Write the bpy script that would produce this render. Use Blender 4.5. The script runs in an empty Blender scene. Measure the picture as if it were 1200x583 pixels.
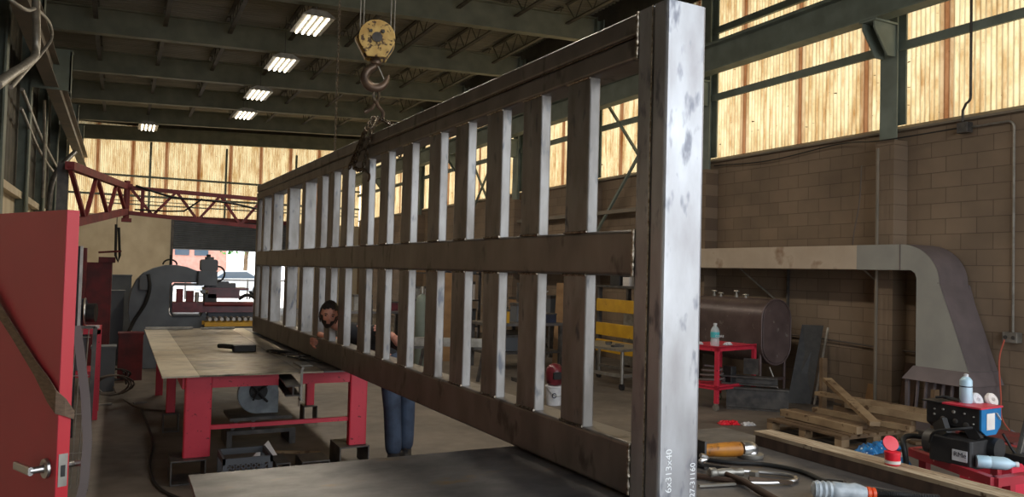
import bpy, bmesh, math, random
from mathutils import Vector, Matrix, Quaternion
random.seed(7)
PI = math.pi
sc = bpy.context.scene
COL = sc.collection
V = Vector

# ------------------------------------------------------------------ materials
def rgb(r, g, b):
    f = lambda c: (c/255/12.92) if c/255 <= .04045 else ((c/255+.055)/1.055)**2.4
    return (f(r), f(g), f(b), 1)

def mat(name, col, rough=.6, metal=0., col2=None, scale=8., detail=6., stretch=(1, 1, 1), bump=0., lo=.35, hi=.65, spec=.5, col3=None, scale3=40., lo3=.6, hi3=.68, alpha=1., trans=0.):
    m = bpy.data.materials.new(name); m.use_nodes = True
    nt = m.node_tree; N = nt.nodes; L = nt.links
    b = N['Principled BSDF']
    b.inputs['Roughness'].default_value = rough
    b.inputs['Metallic'].default_value = metal
    b.inputs['Specular IOR Level'].default_value = spec
    b.inputs['Base Color'].default_value = col
    b.inputs['Alpha'].default_value = alpha
    b.inputs['Transmission Weight'].default_value = trans
    if col2 is not None or bump:
        tc = N.new('ShaderNodeTexCoord'); mp = N.new('ShaderNodeMapping')
        mp.inputs['Scale'].default_value = stretch
        L.new(tc.outputs['Object'], mp.inputs['Vector'])
        nz = N.new('ShaderNodeTexNoise'); nz.inputs['Scale'].default_value = scale; nz.inputs['Detail'].default_value = detail
        L.new(mp.outputs[0], nz.inputs['Vector'])
        cur = None
        if col2 is not None:
            r = N.new('ShaderNodeValToRGB'); r.color_ramp.elements[0].position = lo; r.color_ramp.elements[1].position = hi
            r.color_ramp.elements[0].color = col; r.color_ramp.elements[1].color = col2
            L.new(nz.outputs['Fac'], r.inputs[0]); cur = r.outputs[0]
            if col3 is not None:
                n3 = N.new('ShaderNodeTexNoise'); n3.inputs['Scale'].default_value = scale3; n3.inputs['Detail'].default_value = 3
                L.new(mp.outputs[0], n3.inputs['Vector'])
                r3 = N.new('ShaderNodeValToRGB'); r3.color_ramp.elements[0].position = lo3; r3.color_ramp.elements[1].position = hi3
                r3.color_ramp.elements[0].color = (0, 0, 0, 1); r3.color_ramp.elements[1].color = (1, 1, 1, 1)
                L.new(n3.outputs['Fac'], r3.inputs[0])
                mx = N.new('ShaderNodeMix'); mx.data_type = 'RGBA'
                L.new(r3.outputs[0], mx.inputs[0]); L.new(cur, mx.inputs[6]); mx.inputs[7].default_value = col3
                cur = mx.outputs[2]
            L.new(cur, b.inputs['Base Color'])
        if bump:
            bp = N.new('ShaderNodeBump'); bp.inputs['Strength'].default_value = bump; bp.inputs['Distance'].default_value = .01
            L.new(nz.outputs['Fac'], bp.inputs['Height']); L.new(bp.outputs[0], b.inputs['Normal'])
    return m

def emis(name, col, s):
    m = bpy.data.materials.new(name); m.use_nodes = True
    nt = m.node_tree; nt.nodes.clear()
    e = nt.nodes.new('ShaderNodeEmission'); o = nt.nodes.new('ShaderNodeOutputMaterial')
    e.inputs[0].default_value = col; e.inputs[1].default_value = s
    nt.links.new(e.outputs[0], o.inputs[0]); return m

M = {}
M['steel'] = mat('mill_scale_steel', rgb(116, 110, 106), .42, .65, rgb(146, 140, 134), 5, 8, (1, 1, .5), .12, .3, .75, col3=rgb(96, 90, 86), scale3=9)
M['steel_bar'] = mat('slat_steel', rgb(118, 113, 108), .42, .7, rgb(156, 154, 152), 9, 8, (1, 1, .35), .15, .3, .7, col3=rgb(96, 98, 104), scale3=22, lo3=.6, hi3=.74)
M['steel_post'] = mat('post_steel', rgb(150, 148, 150), .38, .65, rgb(186, 188, 192), 7, 8, (1, 1, .4), .12, .3, .7, col3=rgb(120, 122, 130), scale3=16, lo3=.57, hi3=.68)
M['weld'] = mat('weld_bead', rgb(190, 180, 165), .3, .9, rgb(110, 95, 75), 60, bump=.4)
M['dsteel'] = mat('dark_steel', rgb(66, 64, 64), .5, .5, rgb(96, 92, 88), 8, bump=.1)
M['black'] = mat('black_paint', rgb(26, 26, 28), .5, .0, rgb(44, 42, 42), 12)
M['rubber'] = mat('black_rubber', rgb(18, 18, 19), .6)
M['red'] = mat('red_paint', rgb(196, 44, 66), .45, 0, rgb(206, 52, 72), 4, col3=rgb(110, 24, 30), scale3=30, lo3=.66, hi3=.72)
M['door_red'] = mat('door_red', rgb(176, 52, 66), .42, 0, rgb(166, 46, 60), 3, 4, bump=.05, lo=.3, hi=.8)
M['lit_edge_red'] = mat('door_lit_edge_red', rgb(206, 34, 48), .4)  # brighter than the door face: light on the edge put into the colour
M['standred'] = mat('stand_red', rgb(150, 36, 48), .4, 0, rgb(166, 42, 54), 5, col3=rgb(206, 150, 140), scale3=26, lo3=.68, hi3=.72)
M['darkred'] = mat('dark_red', rgb(104, 26, 32), .6, 0, rgb(74, 24, 28), 6)
M['jibred'] = mat('jib_red', rgb(132, 50, 52), .6, 0, rgb(104, 42, 44), 5)
M['maroon'] = mat('maroon', rgb(76, 22, 30), .3, 0, rgb(112, 36, 46), 9)
M['green'] = mat('green_grey_paint', rgb(124, 134, 124), .6, 0, rgb(106, 114, 104), 3, bump=.03)
M['beam'] = mat('beam_paint', rgb(132, 134, 118), .65, 0, rgb(114, 116, 102), 2.5)
M['beam_brown'] = mat('runway_paint', rgb(132, 118, 102), .6, 0, rgb(110, 104, 92), 1.5)
M['joist'] = mat('joist_paint', rgb(86, 82, 72), .7, 0, rgb(66, 64, 58), 3)
M['deck'] = mat('roof_deck', rgb(150, 144, 128), .6, .1, rgb(126, 122, 108), 2, stretch=(.4, 1, 1))
M['cream'] = mat('cream_block', rgb(216, 204, 180), .85, 0, rgb(200, 186, 160), 2, bump=.15, stretch=(1, 1, .7))
M['shutter'] = mat('shutter', rgb(104, 110, 118), .6, .1, rgb(90, 96, 104), 3)
M['tank'] = mat('tank_brown', rgb(100, 84, 82), .38, .2, rgb(82, 68, 66), 4, col3=rgb(120, 112, 106), scale3=12, lo3=.66, hi3=.72)
M['duct_tan'] = mat('duct_primer', rgb(184, 166, 146), .65, .0, rgb(196, 180, 160), 3, col3=rgb(128, 90, 60), scale3=3, lo3=.58, hi3=.74)
M['duct_grey'] = mat('duct_grey', rgb(156, 154, 146), .6, .0, rgb(146, 144, 138), 3)
M['duct_dark'] = mat('duct_dark', rgb(122, 110, 110), .55, .15, rgb(108, 98, 98), 4)
M['wood'] = mat('pine_wood', rgb(164, 140, 108), .75, 0, rgb(122, 98, 72), 3, 8, (1, 1, 1), .1, col3=rgb(90, 66, 44), scale3=11)
M['oldwood'] = mat('old_wood', rgb(122, 98, 72), .8, 0, rgb(88, 68, 48), 4, 8, bump=.15)
M['plank'] = mat('plank_wood', rgb(186, 170, 144), .8, 0, rgb(138, 114, 88), 5, 8, (6, 1, 1), .2, col3=rgb(84, 64, 46), scale3=14, lo3=.62)
M['sidewood'] = mat('dark_timber', rgb(92, 72, 58), .8, 0, rgb(66, 50, 42), 4, 8, (1, 4, 1), .2)  # darker wood for the board under the pale plank
M['ribbed'] = mat('frosted_plastic', rgb(190, 198, 204), .2, 0, rgb(150, 160, 168), 20)
M['darkwood'] = mat('dark_board', rgb(78, 54, 38), .75, 0, rgb(56, 40, 30), 5)
M['cardboard'] = mat('cardboard', rgb(150, 116, 80), .85, 0, rgb(128, 96, 64), 4)
M['tarp'] = mat('blue_tarp', rgb(44, 128, 190), .4, 0, rgb(20, 76, 130), 14, bump=.8, col3=rgb(190, 210, 225), scale3=26, lo3=.62)
M['greycloth'] = mat('grey_cloth', rgb(112, 112, 116), .8, 0, rgb(82, 84, 90), 9, bump=.8)
M['chrome'] = mat('satin_chrome', rgb(190, 188, 186), .28, .95)
M['zinc'] = mat('zinc', rgb(168, 164, 156), .45, .7, rgb(140, 136, 128), 10)
M['white'] = mat('white', rgb(214, 214, 216), .6, 0, rgb(190, 190, 194), 9)
M['paleblue'] = mat('pale_blue_label', rgb(164, 196, 214), .4, .1, rgb(186, 210, 222), 9)
M['blue'] = mat('feeder_blue', rgb(30, 116, 172), .4, 0, rgb(24, 98, 150), 6)
M['navy'] = mat('navy', rgb(34, 44, 70), .5, 0, rgb(26, 32, 48), 6)
M['yellow'] = mat('yellow_paint', rgb(206, 158, 28), .5, 0, rgb(188, 140, 26), 5, col3=rgb(120, 90, 30), scale3=16, lo3=.68, hi3=.74)
M['toolyellow'] = mat('tool_yellow', rgb(190, 124, 36), .45, 0, rgb(150, 92, 30), 12, col3=rgb(60, 40, 22), scale3=20, lo3=.56)
M['hookyel'] = mat('hoist_yellow', rgb(204, 172, 104), .55, 0, rgb(176, 140, 76), 9, 8, col3=rgb(78, 56, 36), scale3=24, lo3=.54, hi3=.62, bump=.1)
M['hooksteel'] = mat('forged_steel', rgb(118, 98, 82), .4, .55, rgb(84, 70, 60), 8)
M['chain'] = mat('chain_steel', rgb(112, 98, 80), .4, .7, rgb(64, 56, 48), 30)
M['skin'] = mat('skin', rgb(216, 156, 134), .55, 0, rgb(200, 136, 116), 14)
M['hair'] = mat('dark_hair', rgb(34, 27, 24), .6, 0, rgb(54, 44, 38), 40)
M['shirt'] = mat('dark_shirt', rgb(46, 44, 46), .85, 0, rgb(34, 33, 36), 12, bump=.3)
M['jeans'] = mat('blue_jeans', rgb(62, 76, 98), .8, 0, rgb(40, 50, 68), 7, bump=.3)
M['clear'] = mat('clear_plastic', rgb(228, 234, 236), .12, 0, alpha=.42, spec=.8)
M['aqua'] = mat('aqua_label', rgb(76, 178, 184), .5)
M['orange'] = mat('orange_plastic', rgb(226, 84, 40), .4)
M['redplast'] = mat('red_plastic', rgb(216, 34, 52), .3)
M['paper'] = mat('paper', rgb(220, 214, 208), .8, 0, rgb(206, 196, 190), 9)
M['ink'] = mat('ink', rgb(30, 28, 50), .7)
M['chalk'] = mat('chalk', rgb(244, 246, 248), .9)
M['sawgrey'] = mat('saw_grey', rgb(150, 160, 166), .4, .2, rgb(120, 128, 134), 8)
M['crate'] = mat('crate_grey', rgb(88, 92, 98), .55)
M['cordred'] = mat('cord_red', rgb(186, 90, 70), .6)
M['strap'] = mat('strap_tan', rgb(122, 100, 82), .85, 0, rgb(98, 80, 66), 30, stretch=(1, 1, 4))
M['greystrap'] = mat('strap_grey', rgb(104, 94, 92), .8)
M['cable'] = mat('cable_grey', rgb(94, 84, 76), .7)
M['lens'] = emis('tube_light', (1, .86, .62, 1), 14)
M['asphalt'] = mat('asphalt', rgb(168, 166, 164), .9, 0, rgb(150, 148, 146), 2)
M['leaf'] = mat('foliage', rgb(70, 120, 60), .8, 0, rgb(110, 160, 84), 5)
M['brickout'] = mat('salmon_block', rgb(205, 150, 136), .85, 0, rgb(190, 134, 120), 3)
M['glassdark'] = mat('dark_glass', rgb(60, 78, 96), .1, 0)
M['carsilver'] = mat('car_silver', rgb(186, 192, 200), .3, .3)

def mat_block():
    m = bpy.data.materials.new('painted_block'); m.use_nodes = True
    nt = m.node_tree; N = nt.nodes; L = nt.links; b = N['Principled BSDF']; b.inputs['Roughness'].default_value = .75
    b.inputs['Specular IOR Level'].default_value = .35
    tc = N.new('ShaderNodeTexCoord'); sp = N.new('ShaderNodeSeparateXYZ'); cb = N.new('ShaderNodeCombineXYZ')
    L.new(tc.outputs['Object'], sp.inputs[0])
    L.new(sp.outputs['Y'], cb.inputs['X']); L.new(sp.outputs['Z'], cb.inputs['Y'])
    br = N.new('ShaderNodeTexBrick'); L.new(cb.outputs[0], br.inputs['Vector'])
    br.inputs['Scale'].default_value = 1; br.inputs['Brick Width'].default_value = .406; br.inputs['Row Height'].default_value = .203
    br.inputs['Mortar Size'].default_value = .005; br.inputs['Mortar Smooth'].default_value = .3; br.inputs['Bias'].default_value = 0
    br.inputs['Color1'].default_value = rgb(142, 124, 106); br.inputs['Color2'].default_value = rgb(132, 115, 98); br.inputs['Mortar'].default_value = rgb(108, 92, 78)
    nz = N.new('ShaderNodeTexNoise'); nz.inputs['Scale'].default_value = 1.3; nz.inputs['Detail'].default_value = 8; L.new(cb.outputs[0], nz.inputs['Vector'])
    r = N.new('ShaderNodeValToRGB'); r.color_ramp.elements[0].position = .3; r.color_ramp.elements[1].position = .75
    r.color_ramp.elements[0].color = (.72, .70, .68, 1); r.color_ramp.elements[1].color = (1.1, 1.06, 1.0, 1)
    L.new(nz.outputs['Fac'], r.inputs[0])
    mx = N.new('ShaderNodeMix'); mx.data_type = 'RGBA'; mx.blend_type = 'MULTIPLY'; mx.inputs[0].default_value = 1
    L.new(br.outputs['Color'], mx.inputs[6]); L.new(r.outputs[0], mx.inputs[7]); L.new(mx.outputs[2], b.inputs['Base Color'])
    n2 = N.new('ShaderNodeTexNoise'); n2.inputs['Scale'].default_value = 40; L.new(cb.outputs[0], n2.inputs['Vector'])
    ad = N.new('ShaderNodeMath'); ad.operation = 'MULTIPLY_ADD'; ad.inputs[1].default_value = .25
    iv = N.new('ShaderNodeMath'); iv.operation = 'SUBTRACT'; iv.inputs[0].default_value = 1; L.new(br.outputs['Fac'], iv.inputs[1])
    L.new(n2.outputs['Fac'], ad.inputs[0]); L.new(iv.outputs[0], ad.inputs[2])
    bp = N.new('ShaderNodeBump'); bp.inputs['Strength'].default_value = .6; bp.inputs['Distance'].default_value = .008
    L.new(ad.outputs[0], bp.inputs['Height']); L.new(bp.outputs[0], b.inputs['Normal'])
    return m
M['block'] = mat_block()

def mat_floor():
    m = bpy.data.materials.new('worn_concrete'); m.use_nodes = True
    nt = m.node_tree; N = nt.nodes; L = nt.links; b = N['Principled BSDF']; b.inputs['Specular IOR Level'].default_value = .4
    tc = N.new('ShaderNodeTexCoord')
    nz = N.new('ShaderNodeTexNoise'); nz.inputs['Scale'].default_value = .7; nz.inputs['Detail'].default_value = 9; nz.inputs['Roughness'].default_value = .62
    L.new(tc.outputs['Object'], nz.inputs['Vector'])
    r = N.new('ShaderNodeValToRGB'); e = r.color_ramp.elements
    e[0].position = .32; e[0].color = rgb(72, 66, 62); e[1].position = .7; e[1].color = rgb(126, 116, 106)
    L.new(nz.outputs['Fac'], r.inputs[0]); L.new(r.outputs[0], b.inputs['Base Color'])
    n2 = N.new('ShaderNodeTexNoise'); n2.inputs['Scale'].default_value = 6; n2.inputs['Detail'].default_value = 5; L.new(tc.outputs['Object'], n2.inputs['Vector'])
    mr = N.new('ShaderNodeMapRange'); mr.inputs[3].default_value = .42; mr.inputs[4].default_value = .75
    L.new(n2.outputs['Fac'], mr.inputs[0]); L.new(mr.outputs[0], b.inputs['Roughness'])
    return m
M['floor'] = mat_floor()

def mat_plate(name, a, c, rust, rough):
    m = bpy.data.materials.new(name); m.use_nodes = True
    nt = m.node_tree; N = nt.nodes; L = nt.links; b = N['Principled BSDF']; b.inputs['Metallic'].default_value = .6
    tc = N.new('ShaderNodeTexCoord'); mp = N.new('ShaderNodeMapping'); mp.inputs['Scale'].default_value = (1, 1.5, 1); L.new(tc.outputs['Object'], mp.inputs[0])
    nz = N.new('ShaderNodeTexNoise'); nz.inputs['Scale'].default_value = 2.2; nz.inputs['Detail'].default_value = 10; nz.inputs['Roughness'].default_value = .65
    L.new(mp.outputs[0], nz.inputs['Vector'])
    r = N.new('ShaderNodeValToRGB'); e = r.color_ramp.elements
    e[0].position = .35; e[0].color = a; e[1].position = .58; e[1].color = c
    k = e.new(.68); k.color = rust
    L.new(nz.outputs['Fac'], r.inputs[0]); L.new(r.outputs[0], b.inputs['Base Color'])
    n2 = N.new('ShaderNodeTexNoise'); n2.inputs['Scale'].default_value = 9; n2.inputs['Detail'].default_value = 8; L.new(mp.outputs[0], n2.inputs['Vector'])
    mr = N.new('ShaderNodeMapRange'); mr.inputs[3].default_value = rough-.12; mr.inputs[4].default_value = rough+.2
    L.new(n2.outputs['Fac'], mr.inputs[0]); L.new(mr.outputs[0], b.inputs['Roughness'])
    bp = N.new('ShaderNodeBump'); bp.inputs['Strength'].default_value = .15; bp.inputs['Distance'].default_value = .004
    L.new(n2.outputs['Fac'], bp.inputs['Height']); L.new(bp.outputs[0], b.inputs['Normal'])
    return m
M['plate'] = mat_plate('bench_plate', rgb(92, 90, 92), rgb(128, 124, 122), rgb(150, 124, 92), .42)
M['plate2'] = mat_plate('work_table_plate', rgb(66, 58, 50), rgb(150, 136, 112), rgb(100, 78, 56), .36)
M['plate3'] = mat_plate('pale_plate_strip', rgb(150, 140, 122), rgb(190, 178, 156), rgb(130, 104, 76), .4)

def mat_panel():
    # weathered translucent fibreglass sheet, lit by the sun and sky behind it
    m = bpy.data.materials.new('fibreglass_sheet'); m.use_nodes = True
    nt = m.node_tree; N = nt.nodes; L = nt.links; N.clear()
    out = N.new('ShaderNodeOutputMaterial'); tr = N.new('ShaderNodeBsdfTranslucent'); df = N.new('ShaderNodeBsdfDiffuse'); ms = N.new('ShaderNodeMixShader')
    tc = N.new('ShaderNodeTexCoord'); sp = N.new('ShaderNodeSeparateXYZ'); L.new(tc.outputs['Object'], sp.inputs[0])
    cb = N.new('ShaderNodeCombineXYZ')
    su = N.new('ShaderNodeMath'); su.operation = 'ADD'; L.new(sp.outputs['X'], su.inputs[0]); L.new(sp.outputs['Y'], su.inputs[1])
    L.new(su.outputs[0], cb.inputs['X']); L.new(sp.outputs['Z'], cb.inputs['Y'])
    def noise(sx, sy, sc_, det=6):
        mp = N.new('ShaderNodeMapping'); mp.inputs['Scale'].default_value = (sx, sy, 1); L.new(cb.outputs[0], mp.inputs[0])
        n = N.new('ShaderNodeTexNoise'); n.inputs['Scale'].default_value = sc_; n.inputs['Detail'].default_value = det; n.inputs['Roughness'].default_value = .7
        L.new(mp.outputs[0], n.inputs['Vector']); return n.outputs['Fac']
    r1 = N.new('ShaderNodeValToRGB'); e = r1.color_ramp.elements
    e[0].position = .33; e[0].color = rgb(206, 172, 120); e[1].position = .56; e[1].color = rgb(255, 242, 208)
    L.new(noise(2.2, .5, 1.6, 10), r1.inputs[0])
    # brown grime streaks running down the flutes
    r2 = N.new('ShaderNodeValToRGB'); r2.color_ramp.elements[0].position = .3; r2.color_ramp.elements[1].position = .52
    r2.color_ramp.elements[0].color = rgb(188, 144, 88); r2.color_ramp.elements[1].color = (1, 1, 1, 1)
    L.new(noise(15, .8, 1, 6), r2.inputs[0])
    m1 = N.new('ShaderNodeMix'); m1.data_type = 'RGBA'; m1.blend_type = 'MULTIPLY'; m1.inputs[0].default_value = .9
    L.new(r1.outputs[0], m1.inputs[6]); L.new(r2.outputs[0], m1.inputs[7])
    # rust at the sheet laps, one every 1.22 m
    md = N.new('ShaderNodeMath'); md.operation = 'PINGPONG'; md.inputs[1].default_value = .61; L.new(su.outputs[0], md.inputs[0])
    r3 = N.new('ShaderNodeValToRGB'); r3.color_ramp.elements[0].position = .035; r3.color_ramp.elements[1].position = .11
    r3.color_ramp.elements[0].color = rgb(140, 78, 34); r3.color_ramp.elements[1].color = (1, 1, 1, 1); L.new(md.outputs[0], r3.inputs[0])
    m2 = N.new('ShaderNodeMix'); m2.data_type = 'RGBA'; m2.blend_type = 'MULTIPLY'; m2.inputs[0].default_value = .85
    L.new(m1.outputs[2], m2.inputs[6]); L.new(r3.outputs[0], m2.inputs[7])
    # small dark specks
    r4 = N.new('ShaderNodeValToRGB'); r4.color_ramp.elements[0].position = .27; r4.color_ramp.elements[1].position = .31
    r4.color_ramp.elements[0].color = rgb(60, 36, 20); r4.color_ramp.elements[1].color = (1, 1, 1, 1)
    L.new(noise(1, 1, 14, 2), r4.inputs[0])
    m3 = N.new('ShaderNodeMix'); m3.data_type = 'RGBA'; m3.blend_type = 'MULTIPLY'; m3.inputs[0].default_value = 1
    L.new(m2.outputs[2], m3.inputs[6]); L.new(r4.outputs[0], m3.inputs[7])
    tm = N.new('ShaderNodeMix'); tm.data_type = 'RGBA'; tm.blend_type = 'MULTIPLY'; tm.inputs[0].default_value = 1; tm.inputs[7].default_value = (.255, .24, .205, 1)
    L.new(m3.outputs[2], tm.inputs[6]); L.new(tm.outputs[2], tr.inputs[0]); L.new(m3.outputs[2], df.inputs[0])
    ms.inputs[0].default_value = .25; L.new(tr.outputs[0], ms.inputs[1]); L.new(df.outputs[0], ms.inputs[2]); L.new(ms.outputs[0], out.inputs[0])
    return m
M['sheet'] = mat_panel()

# ------------------------------------------------------------------ mesh helpers
class MB:
    def __init__(s): s.v = []; s.f = []; s.sm = []
    def add(s, vs, fs, smooth=False):
        o = len(s.v); s.v += [V(p) for p in vs]; s.f += [tuple(i+o for i in f) for f in fs]; s.sm += [smooth]*len(fs); return s
    def box(s, x0, x1, y0, y1, z0, z1, M_=None):
        p = [(x0, y0, z0), (x1, y0, z0), (x1, y1, z0), (x0, y1, z0), (x0, y0, z1), (x1, y0, z1), (x1, y1, z1), (x0, y1, z1)]
        if M_ is not None: p = [M_ @ V(q) for q in p]
        return s.add(p, [(0, 3, 2, 1), (4, 5, 6, 7), (0, 1, 5, 4), (1, 2, 6, 5), (2, 3, 7, 6), (3, 0, 4, 7)])
    def cbox(s, c, d, rot=(0, 0, 0)):
        from mathutils import Euler
        m = Matrix.Translation(c) @ Euler(rot).to_matrix().to_4x4()
        return s.box(-d[0]/2, d[0]/2, -d[1]/2, d[1]/2, -d[2]/2, d[2]/2, m)
    def rbox(s, x0, x1, y0, y1, z0, z1, r=.01, n=2, axis='z', M_=None):
        # box with rounded edges parallel to an axis
        def ring(a0, a1, b0, b1):
            q = []
            for (cx, cy, st) in ((a1-r, b1-r, 0), (a0+r, b1-r, 1), (a0+r, b0+r, 2), (a1-r, b0+r, 3)):
                for k in range(n+1):
                    t = (st+k/n)*PI/2; q.append((cx+r*math.cos(t), cy+r*math.sin(t)))
            return q
        if axis == 'z': q = ring(x0, x1, y0, y1); mk = lambda a, b, h: (a, b, h); h0, h1 = z0, z1
        elif axis == 'y': q = ring(x0, x1, z0, z1); mk = lambda a, b, h: (a, h, b); h0, h1 = y0, y1
        else: q = ring(y0, y1, z0, z1); mk = lambda a, b, h: (h, a, b); h0, h1 = x0, x1
        return s.prism(q, mk, h0, h1, M_)
    def prism(s, q, mk, h0, h1, M_=None, smooth=False):
        n = len(q)
        p = [V(mk(a, b, h0)) for a, b in q]+[V(mk(a, b, h1)) for a, b in q]
        if M_ is not None: p = [M_ @ k for k in p]
        fs = [(i, (i+1) % n, n+(i+1) % n, n+i) for i in range(n)]
        s.add(p, fs, smooth); o = len(s.v)-2*n
        s.f += [tuple(o+i for i in range(n))[::-1], tuple(o+n+i for i in range(n))]; s.sm += [False, False]
        return s
    def bar(s, a, b, w, h, up=(0, 0, 1)):
        a, b = V(a), V(b); d = (b-a); L_ = d.length; d.normalize(); up = V(up)
        if abs(d.dot(up)) > .98: up = V((0, 1, 0))
        x = d.cross(up).normalized(); z = x.cross(d).normalized()
        p = []
        for q in (a, b):
            for i, j in ((-1, -1), (1, -1), (1, 1), (-1, 1)): p.append(q+x*(i*w/2)+z*(j*h/2))
        return s.add(p, [(0, 1, 2, 3), (7, 6, 5, 4), (0, 4, 5, 1), (1, 5, 6, 2), (2, 6, 7, 3), (3, 7, 4, 0)])
    def tube(s, pts, r, n=10, closed=False, cap=True, rs=None):
        pts = [V(p) for p in pts]; m = len(pts)
        T = []
        for i in range(m):
            if closed: t = pts[(i+1) % m]-pts[i-1]
            else: t = pts[min(i+1, m-1)]-pts[max(i-1, 0)]
            T.append(t.normalized())
        u = T[0].orthogonal().normalized(); rings = []
        for i in range(m):
            if i: u = (T[i-1].rotation_difference(T[i]) @ u)
            u = (u-T[i]*u.dot(T[i])).normalized(); w = T[i].cross(u); R_ = rs[i] if rs else r
            rings.append([pts[i]+(u*math.cos(2*PI*k/n)+w*math.sin(2*PI*k/n))*R_ for k in range(n)])
        vs = [p for r_ in rings for p in r_]; fs = []
        for i in range(m if closed else m-1):
            j = (i+1) % m
            for k in range(n): fs.append((i*n+k, i*n+(k+1) % n, j*n+(k+1) % n, j*n+k))
        s.add(vs, fs, True)
        if cap and not closed:
            o = len(s.v)-len(vs)
            s.f += [tuple(o+k for k in range(n))[::-1], tuple(o+(m-1)*n+k for k in range(n))]; s.sm += [False, False]
        return s
    def cyl(s, a, b, r, n=20): return s.tube([a, b], r, n)
    def lathe(s, prof, c=(0, 0, 0), axis=(0, 0, 1), n=24):
        ax = V(axis).normalized(); q = V((0, 0, 1)).rotation_difference(ax); c = V(c)
        vs = []
        for (r, h) in prof:
            for k in range(n):
                t = 2*PI*k/n; vs.append(c+q @ V((r*math.cos(t), r*math.sin(t), h)))
        fs = []
        for i in range(len(prof)-1):
            for k in range(n): fs.append((i*n+k, i*n+(k+1) % n, (i+1)*n+(k+1) % n, (i+1)*n+k))
        s.add(vs, fs, True); o = len(s.v)-len(vs)
        s.f += [tuple(o+k for k in range(n))[::-1], tuple(o+(len(prof)-1)*n+k for k in range(n))]; s.sm += [False, False]
        return s
    def chainpath(s, pts, r=.0045, L_=.036, W=.022):
        # real links, alternating by 90 degrees
        pts = [V(p) for p in pts]
        seg = [0]
        for i in range(1, len(pts)): seg.append(seg[-1]+(pts[i]-pts[i-1]).length)
        tot = seg[-1]; step = L_*.72; nlk = int(tot/step)
        for k in range(nlk):
            d = (k+.5)*step; i = 1
            while i < len(seg)-1 and seg[i] < d: i += 1
            t = (d-seg[i-1])/max(1e-6, seg[i]-seg[i-1]); c = pts[i-1].lerp(pts[i], t); T = (pts[i]-pts[i-1]).normalized()
            u = T.orthogonal().normalized(); u.rotate(Quaternion(T, (k % 2)*PI/2+.6))
            ring = []
            for a in range(10):
                th = 2*PI*a/10; ring.append(c+T*(math.sin(th)*(L_/2)*1.0)+u*(math.cos(th)*W/2))
            s.tube(ring, r, 5, closed=True)
        return s

def smooth_by_angle(me, ang=.6):
    for p in me.polygons: p.use_smooth = True
    try: me.set_sharp_from_angle(angle=ang)
    except Exception: pass

def wm(o):
    return o.matrix_basis.copy() if o.parent is None else wm(o.parent) @ o.matrix_parent_inverse @ o.matrix_basis
def obj(name, mb, m, parent=None, bevel=0., auto=False):
    me = bpy.data.meshes.new(name)
    vs = mb.v; org = V((0, 0, 0))
    if parent is None and vs:
        lo = V([min(p[i] for p in vs) for i in range(3)]); hi = V([max(p[i] for p in vs) for i in range(3)])
        org = V(((lo.x+hi.x)/2, (lo.y+hi.y)/2, lo.z))
        if name.startswith(('wall', 'floor', 'ceiling', 'window', 'ground')): org = V((0, 0, 0))
    me.from_pydata([p-org for p in vs], [], mb.f)
    for p, sm in zip(me.polygons, mb.sm): p.use_smooth = sm
    me.validate()
    bm = bmesh.new(); bm.from_mesh(me); bmesh.ops.recalc_face_normals(bm, faces=bm.faces[:]); bm.to_mesh(me); bm.free()
    if isinstance(m, str): m = M[m]
    me.materials.append(m)
    try:
        if any(mb.sm): me.set_sharp_from_angle(angle=.7)
    except Exception: pass
    o = bpy.data.objects.new(name, me); COL.objects.link(o); o.location = org
    if bevel:
        b = o.modifiers.new('Bevel', 'BEVEL'); b.width = bevel; b.segments = 2; b.limit_method = 'ANGLE'; b.angle_limit = .7
    if parent is not None:
        o.parent = parent
        o.matrix_parent_inverse = wm(parent).inverted()
    return o

def tag(o, label, cat, group=None, kind=None):
    o['label'] = label; o['category'] = cat
    if group: o['group'] = group
    if kind: o['kind'] = kind
    return o
def root(name, loc, label, cat, group=None):
    o = bpy.data.objects.new(name, None); COL.objects.link(o); o.location = loc; o.empty_display_size = .1
    bpy.context.view_layer.update() if False else None
    return tag(o, label, cat, group)
def struct(name, mb, m, parent=None, bevel=0.):
    o = obj(name, mb, m, parent, bevel)
    if parent is None: o['kind'] = 'structure'
    return o
def dup(o, loc=None, rz=None, label=None, parent=None):
    c = o.copy(); COL.objects.link(c)
    if parent is not None: c.parent = parent; c.matrix_parent_inverse = o.matrix_parent_inverse.copy()
    if loc is not None: c.location = loc
    if rz is not None: c.rotation_euler = (0, 0, rz)
    if label: c['label'] = label
    for ch in list(o.children): dup(ch, parent=c)
    return c
def text(body, size, m, parent, origin, right, up, name='lettering', ext=.0004, sx=1.):
    cu = bpy.data.curves.new(name, 'FONT'); cu.body = body; cu.size = size; cu.extrude = ext; cu.materials.append(M[m])
    t_ = bpy.data.objects.new(name, cu); COL.objects.link(t_)
    me = bpy.data.meshes.new_from_object(t_.evaluated_get(bpy.context.evaluated_depsgraph_get())); bpy.data.objects.remove(t_)
    o = bpy.data.objects.new(name, me); COL.objects.link(o)
    r = V(right).normalized(); u = V(up).normalized(); n = r.cross(u).normalized(); u = n.cross(r)
    mt = Matrix((r*sx, u, n)).transposed().to_4x4(); mt.translation = V(origin)
    o.matrix_basis = mt
    if parent is not None:
        o.parent = parent
        o.matrix_parent_inverse = wm(parent).inverted()
    return o
def arc(c, r, a0, a1, n, u, v):
    c, u, v = V(c), V(u).normalized(), V(v).normalized()
    return [c+u*(r*math.cos(a0+(a1-a0)*i/n))+v*(r*math.sin(a0+(a1-a0)*i/n)) for i in range(n+1)]
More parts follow.
